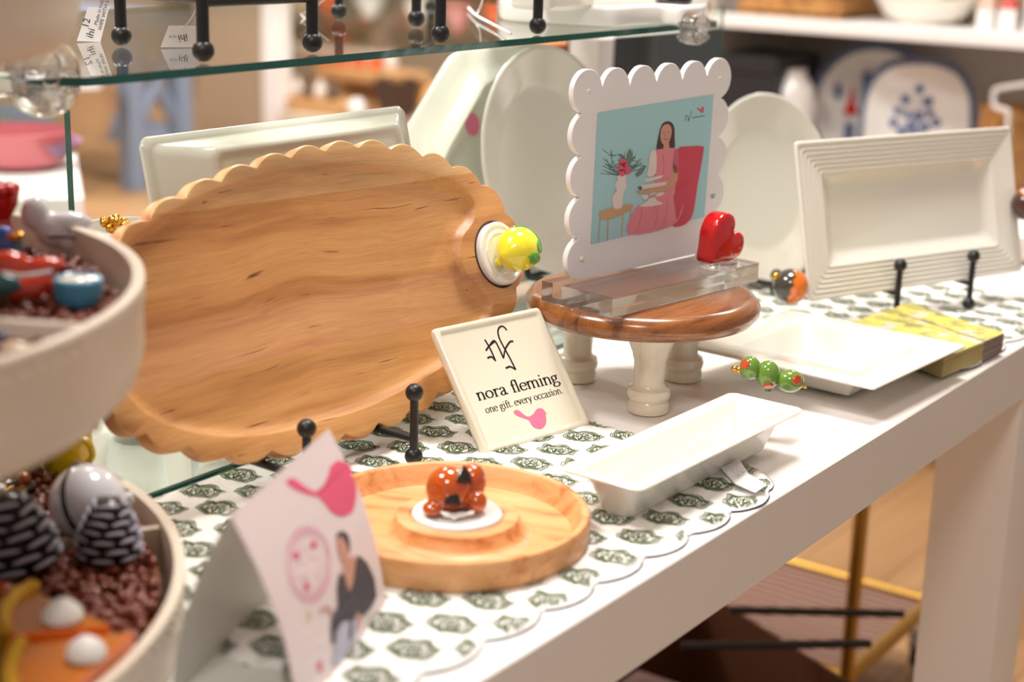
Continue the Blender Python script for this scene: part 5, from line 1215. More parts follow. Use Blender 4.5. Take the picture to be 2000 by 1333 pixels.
# gold mini and white small dish at the left behind the board
P = onp(172, 430, (0, .27, 0), (0, 1, 0)); 
t = thing('small_white_bowl', 'white bowl edge showing left of the wooden board', 'bowl', T(P[0] + .018, .245, GZ))
hb = onp(215, 447, (0, .245, 0), (0, 1, 0))[2] - GZ
MB().lathe([(.018, 0), (.022, .004), (.030, hb * .5), (.036, hb - .002), (.037, hb), (.034, hb), (.027, hb * .5), (.0001, .008)], 48).build('bowl_body', cer_pure, t)
t = thing('gold_ornament', 'small gold beaded ornament standing in the white bowl at the left of the wooden board', 'ornament', T(P[0] + .006, .245, GZ + .01))
hg = P[2] - GZ - .01
mb = MB().lathe([(.005, 0), (.004, hg * .8), (.008, hg * .9), (.0001, hg)], 16)
for q in range(9): a_ = q * 2 * PI / 9; mb.ball((.009 * math.cos(a_), .009 * math.sin(a_), hg + .003 * math.sin(q * 2.3)), .0034, 12)
mb.ball((0, 0, hg), .007, 16)
mb.build('body', gold, t)

# ================================================================== things on the upper glass shelf
zu = zS + .0006
f3 = onz(237, 70, zu + .008); f4 = onz(397, 100, zu + .008); f5 = onz(610, 83, zu + .008); f6 = onz(662, 24, zu + .007); f7 = onz(813, 38, zu + .007); f8 = onz(860, 66, zu + .008); f9 = onz(1050, 50, zu + .008)
def post_easel(label, A, B, rear_pts, extra=True):
    A, B = np.array(A), np.array(B); mid = (A + B) / 2; yaw = math.atan2(B[1] - A[1], B[0] - A[0]); w_ = float(np.linalg.norm((B - A)[:2])); M = T(mid[0], mid[1], zu, yaw); Mi = np.linalg.inv(M)
    t = thing('plate_easel', label, 'easel', M); br, rod = .0082, .0048
    for s_ in (-1, 1):
        x = s_ * w_ / 2; mb = MB().tube([(x, 0, br), (x, 0, .075)], rod, 14); mb.ball((x, 0, br), br, 24); mb.ball((x, 0, .078), br, 24); mb.build('front_post', blackm, t)
        MB().tube([(x, 0, .046), (x, .055, .046)], rod * .9, 12).build('ledge_rod', blackm, t); MB().tube([(x, .055, .046), (x, .10, .17)], rod * .9, 12).build('upright', blackm, t)
    MB().tube([(-w_ / 2, .055, .046), (w_ / 2, .055, .046)], rod * .9, 12).build('cross_bar', blackm, t)
    MB().tube([(-w_ / 2, .0, .043), (w_ / 2, .0, .043)], rod * .85, 12).build('front_bar', blackm, t)
    MB().tube([(-w_ / 2, .09, .145), (w_ / 2, .09, .145)], rod * .9, 12).build('cross_bar', blackm, t)
    for q in rear_pts:
        L_ = Mi @ np.array([q[0], q[1], q[2], 1]); mb = MB().tube([(float(np.clip(L_[0], -w_ / 2, w_ / 2)), .09, .145), (L_[0], L_[1], .07), (L_[0], L_[1], br)], rod, 12); mb.ball((L_[0], L_[1], br), br, 20); mb.build('rear_leg', blackm, t)
    return t, M, w_
tA, MA, wA = post_easel('left black easel on the upper glass shelf, holding the pale wooden board', f4, f5, [f3])
tB, MBx, wB = post_easel('right black easel on the upper glass shelf in front of the white tray', f8, f9, [f7])
o = MB().lathe([(.0001, 0), (.10, 0), (.108, .004), (.108, .014), (.104, .018), (.0001, .018)], 64).build('round_board', wood_light, None, MA @ T(0, .017, .051) @ rotx(R(90 - 20)) @ T(0, .109, -.019))
tag(o, 'pale round wooden board on the left easel of the upper glass shelf', 'board')
o = MB().lathe([(.0001, 0), (.075, 0), (.08, .004), (.08, .010), (.077, .013), (.0001, .009)], 64).build('round_plate', cer_pure, None, MBx @ T(0, .018, .051) @ rotx(R(90 - 20)) @ T(0, .081, -.012))
tag(o, 'white plate on the right easel of the upper glass shelf, cut by the photo top', 'plate')
f10 = f6; f11 = onz(842, -12, zu + .007)
t = thing('plate_easel', 'back black easel on the upper glass shelf, behind the other two', 'easel', T(0, 0, 0))
for q in (f10, f11): mb = MB().tube([(q[0], q[1], zu + .0082), (q[0], q[1], zu + .09)], .0045, 12); mb.ball((q[0], q[1], zu + .0082), .0082, 20); mb.build('front_post', blackm, t)
MB().tube([(f10[0], f10[1], zu + .05), (f11[0], f11[1], zu + .05)], .004, 12).build('cross_bar', blackm, t)
# thick white tray on rim
W1 = onz(975, 30, zu)[:2]; W2 = onz(1200, 52, zu)[:2]; W3 = onz(1385, 32, zu)[:2]
th0 = .026
outl = [onz(x, y, zu)[:2] for x, y in ((972, 30), (985, 40), (1060, 46), (1130, 50), (1200, 53), (1250, 50), (1290, 48), (1335, 51), (1372, 48), (1386, 40), (1384, 28), (1350, 14), (1280, 2), (1150, -10), (1020, -4), (975, 10))]
cw_ = np.mean(outl, 0); OL = ccw(spline(np.array(outl) - cw_, 6))
t = thing('white_tray', 'thick white glazed tray with curved outline on the right of the upper glass shelf', 'tray', T(cw_[0], cw_[1], zu))
tt_ = ony(1200, 18, cw_[1] - .04)[2] - zu; tt_ = .021
MB().loft([ringz(offset(OL, -.003), 0), ringz(offset(OL, -.0006), .0015), ringz(OL, .004), ringz(OL, tt_ - .005), ringz(offset(OL, -.001), tt_ - .002), ringz(offset(OL, -.004), tt_), ringz(offset(OL, -.008), tt_ - .001), ringz(offset(OL, -.012), tt_ - .004)]).build('tray_body', cer_pure, t, smooth=60)
P = onz(1322, 4, zu + tt_); o = MB().lathe([(.018, 0), (.02, .002), (.02, .01), (.018, .012), (.0001, .011)], 32).build('dark_coaster', black_gl, None, T(P[0] - cw_[0] * 0, P[1] + .004, zu + tt_ - .0035)); tag(o, 'small black disc standing on the thick white tray', 'coaster')
P = onz(1120, 12, zu + tt_); o = MB().box((-.04, -.02, 0), (.04, .03, .05), bev=.004).build('white_dish', cer, None, T(P[0], P[1] + .02, zu + tt_ - .0038)); tag(o, 'white dish block standing on the thick white tray', 'dish')
# hang tags
def tagcard(label, pxq, texts, Yp, string_to, yawface=-55):
    P = onp(*pxq[3], (0, Yp, 0), (0, 1, 0)); 
    M = lean(onz(*pxq[3], zu + .0005), -30, 10); L_ = px(M, pxq); 
    t = thing('price_tag', label, 'tag', M); Q = ccw(L_); MB().prism(Q, -.0004, 0).build('card', paper, t, smooth=0)
    mb = MB()
    for (tx, x, y, ang, sz) in texts:
        p_ = px(M, [(x, y)])[0]; sans(mb, tx, sz, T(p_[0], p_[1], .0002, R(ang)))
    if mb.v: mb.build('printed_text', ink, t, smooth=0)
    if string_to: 
        a_ = px(M, [string_to[0]])[0]; b_ = px(M, [string_to[1]])[0]
        MB().tube(spline([(a_[0], a_[1], .001), ((a_[0] + b_[0]) / 2 + .002, (a_[1] + b_[1]) / 2, .004), (b_[0], b_[1], .003)], 6, False), .0004, 6).build('string', pm('clear_string_%d' % pxq[0][0], rgb(210, 205, 200), .3), t)
tagcard('white folded tag with handwriting, leaning left of the first easel post on the upper shelf', [(172, 14), (214, 12), (196, 82), (150, 80)], [('WIPE WITH SOFT CLOTH', 198, 60, 72, .0042), ('Made in India', 190, 50, 72, .0042), ('ihi', 181, 76, 72, .0085), ('12', 172, 56, 72, .008)], .2, None)
tagcard('square white tag with small script, on a string beside the left easel post', [(330, 50), (391, 50), (378, 92), (314, 92)], [('ihi', 365, 66, 190, .0085), ('12 in', 344, 68, 190, .003)], .2, ((356, 58), (386, 2)))
tagcard('narrow white tag slanting behind the left easel on the upper shelf', [(585, 25), (640, 62), (646, 68), (590, 34)], [], .2, ((590, 28), (640, -8)))
t = thing('clear_tag_string', 'clear plastic tag fastener with thin strip beside the right easel', 'tag fastener', T(0, 0, 0))
MB().tube(spline([onz(x, y, zu + .003 + .0001 * i) for i, (x, y) in enumerate(((915, 15), (930, 30), (960, 46), (998, 66)))], 6, False), .0012, 8).build('strip', paper, t)
MB().tube(spline([onz(930, 30, zu + .004), onz(938, 14, zu + .012), onz(944, -6, zu + .03)], 6, False), .0006, 8).build('string', paper, t)
# strip under the placemat corner: care label
CLM = T(*(onz(1450, 945, ZT + .009)), R(-66)); lq = [onz(x, y, ZT + .0085)[:2] for x, y in ((1408, 918), (1443, 908), (1462, 935), (1497, 952), (1475, 964), (1435, 948))]
c_ = np.mean(lq, 0); t = thing('care_label', 'small white care label with tiny print at the placemat corner beside the cracker tray', 'label', T(c_[0], c_[1], ZT + .0092))
Lq = np.array(lq) - c_; V = [(p[0], p[1], z) for p, z in zip(Lq, (.001, .004, .003, .0012, .0, .0005))]
MB().add(V + [(v[0], v[1], v[2] - .0005) for v in V], [(0, 1, 2, 5), (2, 3, 4, 5)] + [(i + 6, i, (i + 1) % 6, (i + 1) % 6 + 6) for i in range(6)] + [(11, 8, 7, 6), (11, 10, 9, 8)]).build('label_cloth', paper, t, smooth=0)
mb = MB()
for i in range(9):
    f_ = i / 9; a_ = np.array(V[0]) * (1 - f_) + np.array(V[5]) * f_; b_ = np.array(V[1]) * (1 - f_) + np.array(V[2]) * f_
    p0 = a_ + (b_ - a_) * (.2 + .05 * (i % 3)); p1 = a_ + (b_ - a_) * (.75 + .06 * ((i * 2) % 3)); d_ = nrm((b_ - a_)); n_ = np.array([-d_[1], d_[0], 0]) * .00022
    k_ = 8
    for q in range(k_):
        if (q + i) % 4 == 3: continue
        u0 = p0 + (p1 - p0) * q / k_ + np.array([0, 0, .0004]); u1 = p0 + (p1 - p0) * (q + .75) / k_ + np.array([0, 0, .0004]); mb.add([u0 + n_, u0 - n_, u1 - n_, u1 + n_], [(0, 1, 2, 3)])
mb.build('tiny_print', pm('grey_ink', rgb(120, 116, 116), .6), t, smooth=0)

# ================================================================== folded tent card in front
cBR = onz(755, 1185, ZT + .004); cB2 = onz(650, 1322, ZT + .004); ce = nrm((cB2 - cBR)); ce[2] = 0; pn = np.array([ce[1], -ce[0], 0])
cL, ca_, ch_ = .150, .038, .114
# frame: origin bottom right front corner, u along -e (so that u points right), v up the slope
cu_ = -ce; topv = pn * ca_ + np.array([0, 0, ch_]); TCM = fr(cBR + ce * cL, cu_, topv); SL = float(np.linalg.norm(topv))
t = thing('tent_card', 'folded pale pink tent card with a pink bird and a woman in dark jacket', 'card', TCM)
def bow(v): return .007 * math.sin(PI * min(max(v / SL, 0), 1))
nvv = 14; rowsF = []; mb = MB(); V = []; 
for j in range(nvv + 1):
    v = SL * j / nvv
    for i in range(9): V.append((cL * i / 8, v, bow(v)))
Fq = [(j * 9 + i, j * 9 + i + 1, (j + 1) * 9 + i + 1, (j + 1) * 9 + i) for j in range(nvv) for i in range(8)]
V2 = [(a, b, c - .0006) for a, b, c in V]; n_ = len(V)
mb.add(V + V2, Fq + [tuple(reversed([q + n_ for q in f])) for f in Fq]); mb.build('front_panel', cardm, t, smooth=50)
# back panel: mirrored about the ridge, in the card's own frame
Ti = np.linalg.inv(TCM)
def tl_(P): P = np.append(np.array(P), 1); return (Ti @ P)[:3]
r0 = cBR + ce * cL + topv; b0 = cBR + ce * cL + pn * 2 * ca_; V = []
bn = nrm(np.cross(ce, np.array([0, 0, ch_]) - pn * ca_)); bn = bn if bn @ pn > 0 else -bn
for j in range(nvv + 1):
    f_ = j / nvv
    for i in range(5): P = b0 + (r0 - b0) * f_ - ce * cL * i / 4 + bn * .007 * math.sin(PI * f_); V.append(tl_(P))
Fq = [(j * 5 + i, j * 5 + i + 1, (j + 1) * 5 + i + 1, (j + 1) * 5 + i) for j in range(nvv) for i in range(4)]
V2 = [tuple(np.array(v) + Ti[:3, :3] @ (-bn * .0006)) for v in V]; n_ = len(V)
MB().add(V + V2, Fq + [tuple(reversed([q + n_ for q in f])) for f in Fq]).build('back_panel', card_in, t, smooth=50)
V = [tl_(P + np.array([0, 0, z])) for z in (0.0002, .0008) for P in (cBR + ce * cL, cBR, cBR + pn * 2 * ca_, b0)]
MB().add(V, [(3, 2, 1, 0), (4, 5, 6, 7), (0, 1, 5, 4), (1, 2, 6, 5), (2, 3, 7, 6), (3, 0, 4, 7)]).build('base_flap', card_in, t, smooth=0)
def cpoly(mb, pts, dz, mi, sp=True):
    P = px(TCM, [(360 + x / 2.598, 820 + y / 2.598) for x, y in pts]); P = spline(P, 4) if sp else P
    mb.add([(p[0], p[1], bow(p[1]) + dz) for p in P], [tuple(range(len(P)))], mi)
# prints follow the gentle bow: draped as narrow strips
def drape(mb, pts, dz, mi, M=TCM, zf=bow, sp=True, n=26, F_=lambda x, y: (360 + x / 2.598, 820 + y / 2.598)):
    P = px(M, [F_(*p) for p in pts]); P = spline(P, 5) if sp else P
    y0_, y1_ = P[:, 1].min(), P[:, 1].max(); m_ = len(P)
    ys = np.linspace(y0_ + 1e-6, y1_ - 1e-6, n); prev = None
    for y in ys:
        xs = []
        for i in range(m_):
            a, b_ = P[i], P[(i + 1) % m_]
            if (a[1] > y) != (b_[1] > y): xs.append(a[0] + (y - a[1]) / (b_[1] - a[1]) * (b_[0] - a[0]))
        xs = sorted(xs); cur = [(xs[k], xs[k + 1]) for k in range(0, len(xs) - 1, 2)]
        if prev is not None:
            for (a, b_) in cur:
                for (c_, d_) in prev[1]:
                    if min(b_, d_) - max(a, c_) > 0: mb.add([(c_, prev[0], zf(prev[0]) + dz), (d_, prev[0], zf(prev[0]) + dz), (b_, y, zf(y) + dz), (a, y, zf(y) + dz)], [(0, 1, 2, 3)], mi)
        prev = (y, cur)
mb = MB()
drape(mb, [(503, 318), (520, 300), (545, 302), (590, 345), (640, 375), (668, 352), (700, 290), (712, 250), (730, 222), (760, 215), (795, 232), (815, 262), (808, 290), (820, 310), (826, 370), (815, 440), (800, 482), (745, 503), (700, 480), (665, 430), (640, 400), (590, 385), (530, 352)], .0003, 0)
ccx, ccy = 578, 745
def ringp(rx, ry, x, y, n=44): return [(x + rx * math.cos(a_) * 1.0 - 6 * math.sin(a_), y + ry * math.sin(a_)) for a_ in np.linspace(0, 2 * PI, n, endpoint=False)]
def loopribbon(pts, w_, dz, mi):
    P = px(TCM, [(360 + x / 2.598, 820 + y / 2.598) for x, y in pts]); k0 = mb.n; mb.ribbon(P, w_, 0, mi, close=True); vv = mb.v[-1]; vv[:, 2] = [bow(y) + dz for y in vv[:, 1]]
loopribbon(ringp(104, 178, ccx, ccy), .0022, .0003, 1); loopribbon(ringp(84, 152, ccx, ccy), .0008, .0003, 1)
for k_ in range(34):
    a_ = R(200 + k_ * 4.2); x, y = ccx + 112 * math.cos(a_), ccy + 194 * math.sin(a_)
    if k_ % 5 != 4: drape(mb, [(x - 3, y - 5), (x + 3, y - 5), (x + 3, y + 5), (x - 3, y + 5)], .0003, 1, sp=False, n=3)
    a_ = R(20 + k_ * 4.2); x, y = ccx + 112 * math.cos(a_), ccy + 194 * math.sin(a_)
    if k_ % 5 != 4: drape(mb, [(x - 3, y - 5), (x + 3, y - 5), (x + 3, y + 5), (x - 3, y + 5)], .0003, 1, sp=False, n=3)
for (x, y) in ((602, 645), (516, 700), (563, 858)):
    for q in range(5): a_ = q * 2 * PI / 5; drape(mb, [(x + 10 * math.cos(a_) + 8 * math.cos(b_), y + 12 * math.sin(a_) + 9 * math.sin(b_)) for b_ in np.linspace(0, 2 * PI, 7, endpoint=False)], .0004, 0, n=6)
for q in range(26): x, y = ccx + rng.uniform(-55, 55), ccy + rng.uniform(-90, 90); drape(mb, [(x - 5, y - 4), (x + 6, y - 3), (x + 4, y + 5), (x - 6, y + 4)], .0003, 1, n=3)
# woman
drape(mb, [(716, 610), (722, 588), (745, 578), (770, 590), (784, 625), (786, 680), (770, 690), (740, 640), (720, 625)], .0004, 2)
drape(mb, [(718, 615), (740, 608), (768, 650), (776, 690), (770, 725), (745, 735), (728, 700), (720, 660)], .0005, 3)
drape(mb, [(752, 728), (775, 715), (805, 705), (818, 720), (812, 830), (798, 888), (775, 850), (757, 800)], .0004, 3)
drape(mb, [(830, 698), (880, 735), (930, 815), (955, 905), (925, 965), (880, 1010), (862, 985), (840, 1000), (828, 1030), (760, 1030), (735, 1090), (738, 1150), (718, 1140), (704, 1060), (706, 1010), (735, 960), (722, 860), (730, 800), (752, 790), (775, 850), (798, 888), (812, 830), (818, 720)], .0006, 2, sp=False)
drape(mb, [(770, 1022), (830, 1022), (862, 1010), (858, 1110), (838, 1160), (800, 1210), (775, 1245), (738, 1250), (742, 1150), (752, 1080)], .0005, 4)
drape(mb, [(815, 1028), (826, 1030), (832, 1105), (818, 1118)], .0007, 2)
drape(mb, [(706, 1010), (700, 975), (672, 955), (640, 972), (610, 1000), (640, 985), (672, 972), (694, 1000)], .0006, 3)
drape(mb, [(840, 1000), (862, 985), (874, 1010), (868, 1060), (858, 1075), (852, 1020)], .0007, 3)
drape(mb, [(566, 990), (580, 985), (590, 1010), (576, 1018)], .0006, 5)
b0_ = px(TCM, [(360 + 642 / 2.598, 820 + 1240 / 2.598), (360 + 690 / 2.598, 820 + 1286 / 2.598)]); bs = b0_[1] - b0_[0]
Pb_ = spline(exec_bird, 4); mb.add([(b0_[0, 0] + p[0] * bs[0], b0_[1, 1] - p[1] * bs[1], bow(b0_[1, 1] - p[1] * bs[1]) + .0003) for p in Pb_], [tuple(range(len(Pb_)))], 0)
mb.build('card_print', [hotpink, palepink, pm('print_charcoal', rgb(74, 70, 76), .6), pm('print_skin_tone', rgb(214, 156, 136), .6), pm('print_grey_blue', rgb(196, 196, 214), .6), pm('print_yellow', rgb(214, 202, 140), .6)], t, smooth=0)

# ================================================================== three-tier stand of ornaments
SCX, SCY = -.592, .139
t = thing('tiered_stand', 'large cream three-tier stand with beaded trays at the left edge, filled with brown beans', 'tiered stand', T(SCX, SCY, ZT))
def tier(cx_, cy_, zb, zt, R_, bev, div, dz):
    cx_ -= SCX; cy_ -= SCY; zb -= ZT; zt -= ZT
    M = T(cx_, cy_, 0)
    body = MB().lathe([(.0001, zb), (R_ - bev, zb), (R_ - bev * .45, zb + bev * .14), (R_ - bev * .12, zb + bev * .5), (R_, zb + bev), (R_, zt - .004), (R_ + .0015, zt - .0025), (R_ + .001, zt - .0005), (R_ - .002, zt), (R_ - .0055, zt - .001), (R_ - .0065, zt - .004), (R_ - .007, zb + bev), (R_ - bev, zb + .006), (.0001, zb + .006)], 160, M=M).build('tray', tray_m, t, smooth=50)
    mb = MB(); n = int(2 * PI * R_ / .0122)
    for k in range(n): a_ = 2 * PI * k / n; mb.ball((cx_ + (R_ - .0012) * math.cos(a_), cy_ + (R_ - .0012) * math.sin(a_), zt - .0115), (.0026, .0026, .0028), 10)
    mb.build('beaded_rim', tray_m, body)
    for a_ in div:
        c_, s_ = math.cos(a_), math.sin(a_); MB().box((.02, -.0022, zb + .006), (R_ - .0068, .0022, dz - ZT), bev=.0008, M=T(cx_, cy_, 0, a_)).build('divider', tray_m, body)
    return body
d1 = onz(330, 1018, .843) - np.array([-.600, .148, 0]); a1 = math.atan2(d1[1], d1[0])
d1b = onz(95, 1050, .843)
tier(-.600, .148, ZT + .001, .847, .2985, .012, (a1 - .02, a1 + PI / 2, a1 + PI, a1 - PI / 2 - .25), .843)
d2 = onz(190, 632, 1.02) - np.array([-.583, .130, 0]); a2 = math.atan2(d2[1], d2[0])
tier(-.583, .130, .955, 1.025, .256, .030, (a2, a2 + PI / 2, a2 + PI, a2 - PI / 2), 1.019)
tier(-.590, .135, 1.150, 1.215, .237, .022, (), 1.2)
mb = MB().lathe([(.013, .007), (.010, .03), (.010, .15), (.010, .42), (.016, .43), (.012, .45), (.0001, .46)], 24); mb.build('centre_post', tray_m, t)
beanm = pm('roasted_bean', rgb(132, 58, 34), .35, noise=.45, nscale=110, coat=.2)
def beans(name, label, cx_, cy_, z, R_, n, size):
    ico = bpy.data.meshes.new('i'); import bmesh as _b; bm = _b.new(); _b.ops.create_icosphere(bm, subdivisions=1, radius=1); V0 = np.array([v.co for v in bm.verts]); F0 = [tuple(v.index for v in f.verts) for f in bm.faces]; bm.free(); bpy.data.meshes.remove(ico)
    mb = MB(); mb.lathe([(R_ - .003, z - .012), (R_ - .003, z - .006), (.0001, z - .006)], 64, M=T(cx_, cy_, 0))
    th_ = rng.uniform(0, 2 * PI, n * 3); rr = R_ * np.sqrt(rng.uniform(0, 1, n * 3)); X_ = cx_ + rr * np.cos(th_); Y_ = cy_ + rr * np.sin(th_)
    keep = (rr < R_ - size) & (X_ > cx_ - .12)
    X_, Y_ = X_[keep][:n], Y_[keep][:n]; allV = []; allF = []
    for i in range(len(X_)):
        q = rng.normal(size=(3, 3)); Q, _ = np.linalg.qr(q); s_ = size * rng.uniform(.8, 1.15)
        v = (V0 * np.array([1, .72, .62]) * s_) @ Q.T + np.array([X_[i], Y_[i], z + rng.uniform(-.0035, .0025)]); allF += [tuple(a + len(V0) * i for a in f) for f in F0]; allV.append(v)
    mb.add(np.concatenate(allV), allF, 0); o = mb.build(name, beanm, smooth=80); tag(o, label, 'beans', None, 'stuff'); return o
ZB, ZM = .836, 1.006
beans('roasted_beans', 'brown roasted beans filling the bottom tray of the tiered stand', -.600, .148, ZB, .288, 6500, .0052)
beans('roasted_beans', 'brown roasted beans filling the middle tray of the tiered stand', -.583, .130, ZM, .246, 4200, .0050)

def vyaw(P): return math.atan2(CAM[1] - P[1], CAM[0] - P[0]) + PI / 2   # x to the viewer's right, y away
# pine cones
conem = pm('pinecone_brown', rgb(48, 34, 30), .35, coat=.4); tipm = pm('frosted_tip', rgb(170, 168, 184), .35, coat=.3)
def pinecone(label, q, r_px, h_px, tilt):
    P = onz(q[0], q[1], ZB + .001); k = dist(P) / F; r_, h_ = r_px * k, h_px * k
    M = T(P[0], P[1], P[2], vyaw(P)) @ T(0, r_ * .6, 0) @ roty(R(tilt)); t = thing('pinecone_ornament', label, 'ornament', M, 'pinecone ornaments in the bottom tray')
    MB().lathe([(.0001, 0), (r_ * .6, .001), (r_ * .78, h_ * .25), (r_ * .6, h_ * .6), (r_ * .3, h_ * .9), (.0001, h_ * .97)], 24).build('core', conem, t)
    L_ = 7; a = MB(); b_ = MB()
    for j in range(L_):
        f_ = j / L_; rad = r_ * (1.0 - .15 * abs(f_ - .15)) * math.sqrt(max(0.05, 1 - (max(0, f_ - .12) / .95) ** 1.7)); n_ = max(4, int(8 * rad / r_))
        for i in range(n_):
            an = 2 * PI * (i + .5 * (j % 2)) / n_; c_, s_ = math.cos(an), math.sin(an); z_ = h_ * (.08 + f_ * .86)
            wd = PI * rad / n_ * .95; Mx = T(rad * .72 * c_, rad * .72 * s_, z_, an) @ roty(R(-22 - 35 * f_))
            a.ball((0, 0, 0), (rad * .36, wd, h_ * .05), 12, M=Mx)
            b_.ball((rad * .27, 0, h_ * .016), (rad * .11, wd * .86, h_ * .036), 10, M=Mx)
    a.build('scales', conem, t); b_.build('frosted_tips', tipm, t); return t
pinecone('dark pinecone ornament with frosted tips standing in front of the striped ball', (214, 1108), 62, 132, 2)
pinecone('larger dark pinecone ornament with frosted tips cut by the left photo edge', (45, 1130), 78, 160, -10)
# striped ball
P = onz(176, 1062, ZB); k = dist(P) / F; rb = 72 * k
M = T(P[0], P[1], ZB - .001, vyaw(P)); t = thing('striped_ball', 'glossy white ball ornament with one navy stripe in the bottom tray', 'ornament', M @ T(0, rb * .5, 0))
glw = pm('white_ball_glaze', rgb(232, 230, 236), .12, coat=.8); nav = pm('navy_glaze', rgb(24, 22, 52), .15, coat=.7)
MB().ball((0, 0, rb), rb, 48).build('ball', glw, t)
Ms = T(0, 0, rb) @ T(0, 0, 0, R(-32)) @ roty(R(68)) 
MB().lathe([(rb * 1.004 * math.sin(a_), rb * 1.006 * math.cos(a_)) for a_ in np.linspace(R(86), R(95), 5)], 64, M=Ms).build('navy_stripe', nav, t)
MB().lathe([(rb * .16, -.001), (rb * .16, rb * .16), (rb * .1, rb * .2), (.0001, rb * .2)], 24, M=T(0, 0, rb) @ roty(R(88)) @ T(0, 0, rb * .96)).build('cap', glw, t)
# yellow mug
P = onz(132, 922, ZB); k = dist(P) / F; rm = 48 * k; hm = 92 * k
t = thing('mini_mug', 'small yellow mug with white inside at the back of the bottom tray', 'ornament', T(P[0], P[1], ZB - .001, vyaw(P)) @ T(0, rm * .6, 0))
yel = pm('yellow_glaze', rgb(244, 214, 24), .15, coat=.8)
MB().lathe([(rm * .8, 0), (rm * .93, .002), (rm, hm * .3), (rm, hm - .002), (rm * .97, hm), (rm * .86, hm - .001), (rm * .84, hm - .004)], 48).build('cup', yel, t)
MB().lathe([(rm * .845, hm - .003), (rm * .84, hm * .3), (.0001, hm * .2)], 48).build('inside', cer_pure, t)
MB().tube(spline([(rm * .5, -rm * .85, hm * .78), (rm * .85, -rm * 1.25, hm * .72), (rm * .95, -rm * 1.35, hm * .45), (rm * .6, -rm * .9, hm * .2)], 6, False), rm * .13, 12).build('handle', yel, t)
# green pear
P = onz(45, 950, ZB); k = dist(P) / F
t = thing('green_apple', 'green glazed apple ornament left of the yellow mug', 'ornament', T(P[0], P[1], ZB, vyaw(P)) @ T(0, .02, 0))
apg = pm('apple_green_glaze', rgb(136, 168, 46), .2, coat=.7, noise=.4, nscale=60)
MB().lathe([(.0001, .002), (14 * k, .0), (36 * k, 22 * k), (42 * k, 52 * k), (34 * k, 80 * k), (14 * k, 88 * k), (.0001, 82 * k)], 40).build('fruit', apg, t)
MB().tube([(0, 0, 78 * k), (3 * k, 0, 104 * k)], 2.5 * k, 8).build('stem', conem, t)
# dark ornament with gold near the left edge
P = onz(38, 975, ZB); k = dist(P) / F
t = thing('acorn_ornament', 'dark brown glazed ornament with gold beads at the left edge of the bottom tray', 'ornament', T(P[0], P[1], ZB, vyaw(P)) @ T(0, .006, 0))
drk = pm('dark_brown_glaze', rgb(54, 32, 26), .15, coat=.8)
MB().ball((0, 0, 16 * k), (34 * k, 20 * k, 18 * k), 28).build('body', drk, t); MB().ball((10 * k, -6 * k, 34 * k), 14 * k, 20).build('copper_ball', pm('copper_glaze', rgb(150, 92, 64), .15, metal=.6), t)
mb = MB()
for q in range(7): mb.ball((-24 * k + q * 6 * k, -18 * k, 18 * k + (q % 3) * 3 * k), 4 * k, 10)
mb.build('gold_beads', gold, t)
P = onz(2, 990, ZB); k = dist(P) / F
t = thing('white_ornament', 'small white ornament cut by the left photo edge above the pinecone', 'ornament', T(P[0], P[1], ZB, vyaw(P)))
MB().lathe([(.0001, 0), (12 * k, .001), (14 * k, 14 * k), (8 * k, 30 * k), (11 * k, 40 * k), (.0001, 46 * k)], 24).build('body', cer_pure, t)
# pumpkin pie slices
piem = pm('pumpkin_filling', rgb(190, 104, 18), .25, coat=.5, noise=.2, nscale=60); pies = pm('pumpkin_side', rgb(226, 108, 20), .25, coat=.5); crust = pm('gold_glitter_crust', rgb(196, 148, 30), .3, metal=.7, bump=1.0, bscale=420)
def pie(label, tip, crA, crB, dol, h):
    z_ = ZB + h; A = onz(*tip, z_)[:2]; B = onz(*crA, z_)[:2]; C_ = onz(*crB, z_)[:2]; c_ = (A + B + C_) / 3
    t = thing('pie_slice', label, 'ornament', T(c_[0], c_[1], ZB + .0)); A, B, C_ = A - c_, B - c_, C_ - c_
    mid = (B + C_) / 2; bul = mid + nrm(mid - A) * np.linalg.norm(B - C_) * .14
    arc = [B + (bul - B) * (2 * u_) * 1.0 * (1 - u_) * 2 * .5 + (C_ - B) * u_ ** 1.0 * 1.0 if False else (1 - u_) ** 2 * B + 2 * u_ * (1 - u_) * (bul * 2 - mid) + u_ ** 2 * C_ for u_ in np.linspace(0, 1, 10)]
    poly = ccw(np.array([A] + arc)); 
    MB().prism(poly, 0, h, bev=.0012, side=1).build('filling', [piem, pies], t, smooth=30)
    mb = MB(); 
    for i, p in enumerate(arc[:-1]):
        for u_ in (0, .5): q = p + (arc[i + 1] - p) * u_; mb.ball((q[0], q[1], h), (.0052, .0052, .0055), 12)
    pts = [(p[0], p[1], h - .004) for p in arc]; mb.tube(pts, .0055, 10); pts = [(p[0], p[1], h - .012) for p in arc]; mb.tube(pts, .0045, 10)
    mb.build('crust', crust, t)
    D = onz(*dol, z_ + .004)[:2] - c_; k = dist((c_[0], c_[1], z_)) / F
    mb = MB().lathe([(30 * k, -.0005), (38 * k, 8 * k), (36 * k, 20 * k), (24 * k, 34 * k), (12 * k, 42 * k), (.0001, 46 * k)], 28, M=T(D[0], D[1], h)); mb.build('whipped_cream', pm('cream_dollop_' + str(tip[0]), rgb(226, 220, 214), .45), t)
pie('upper pumpkin pie slice ornament with white dollop and gold crust in the bottom tray', (216, 1222), (62, 1150), (10, 1240), (122, 1200), .018)
pie('lower pumpkin pie slice ornament with white dollop and gold crust, nearest the camera', (262, 1234), (38, 1262), (70, 1400), (168, 1272), .018)
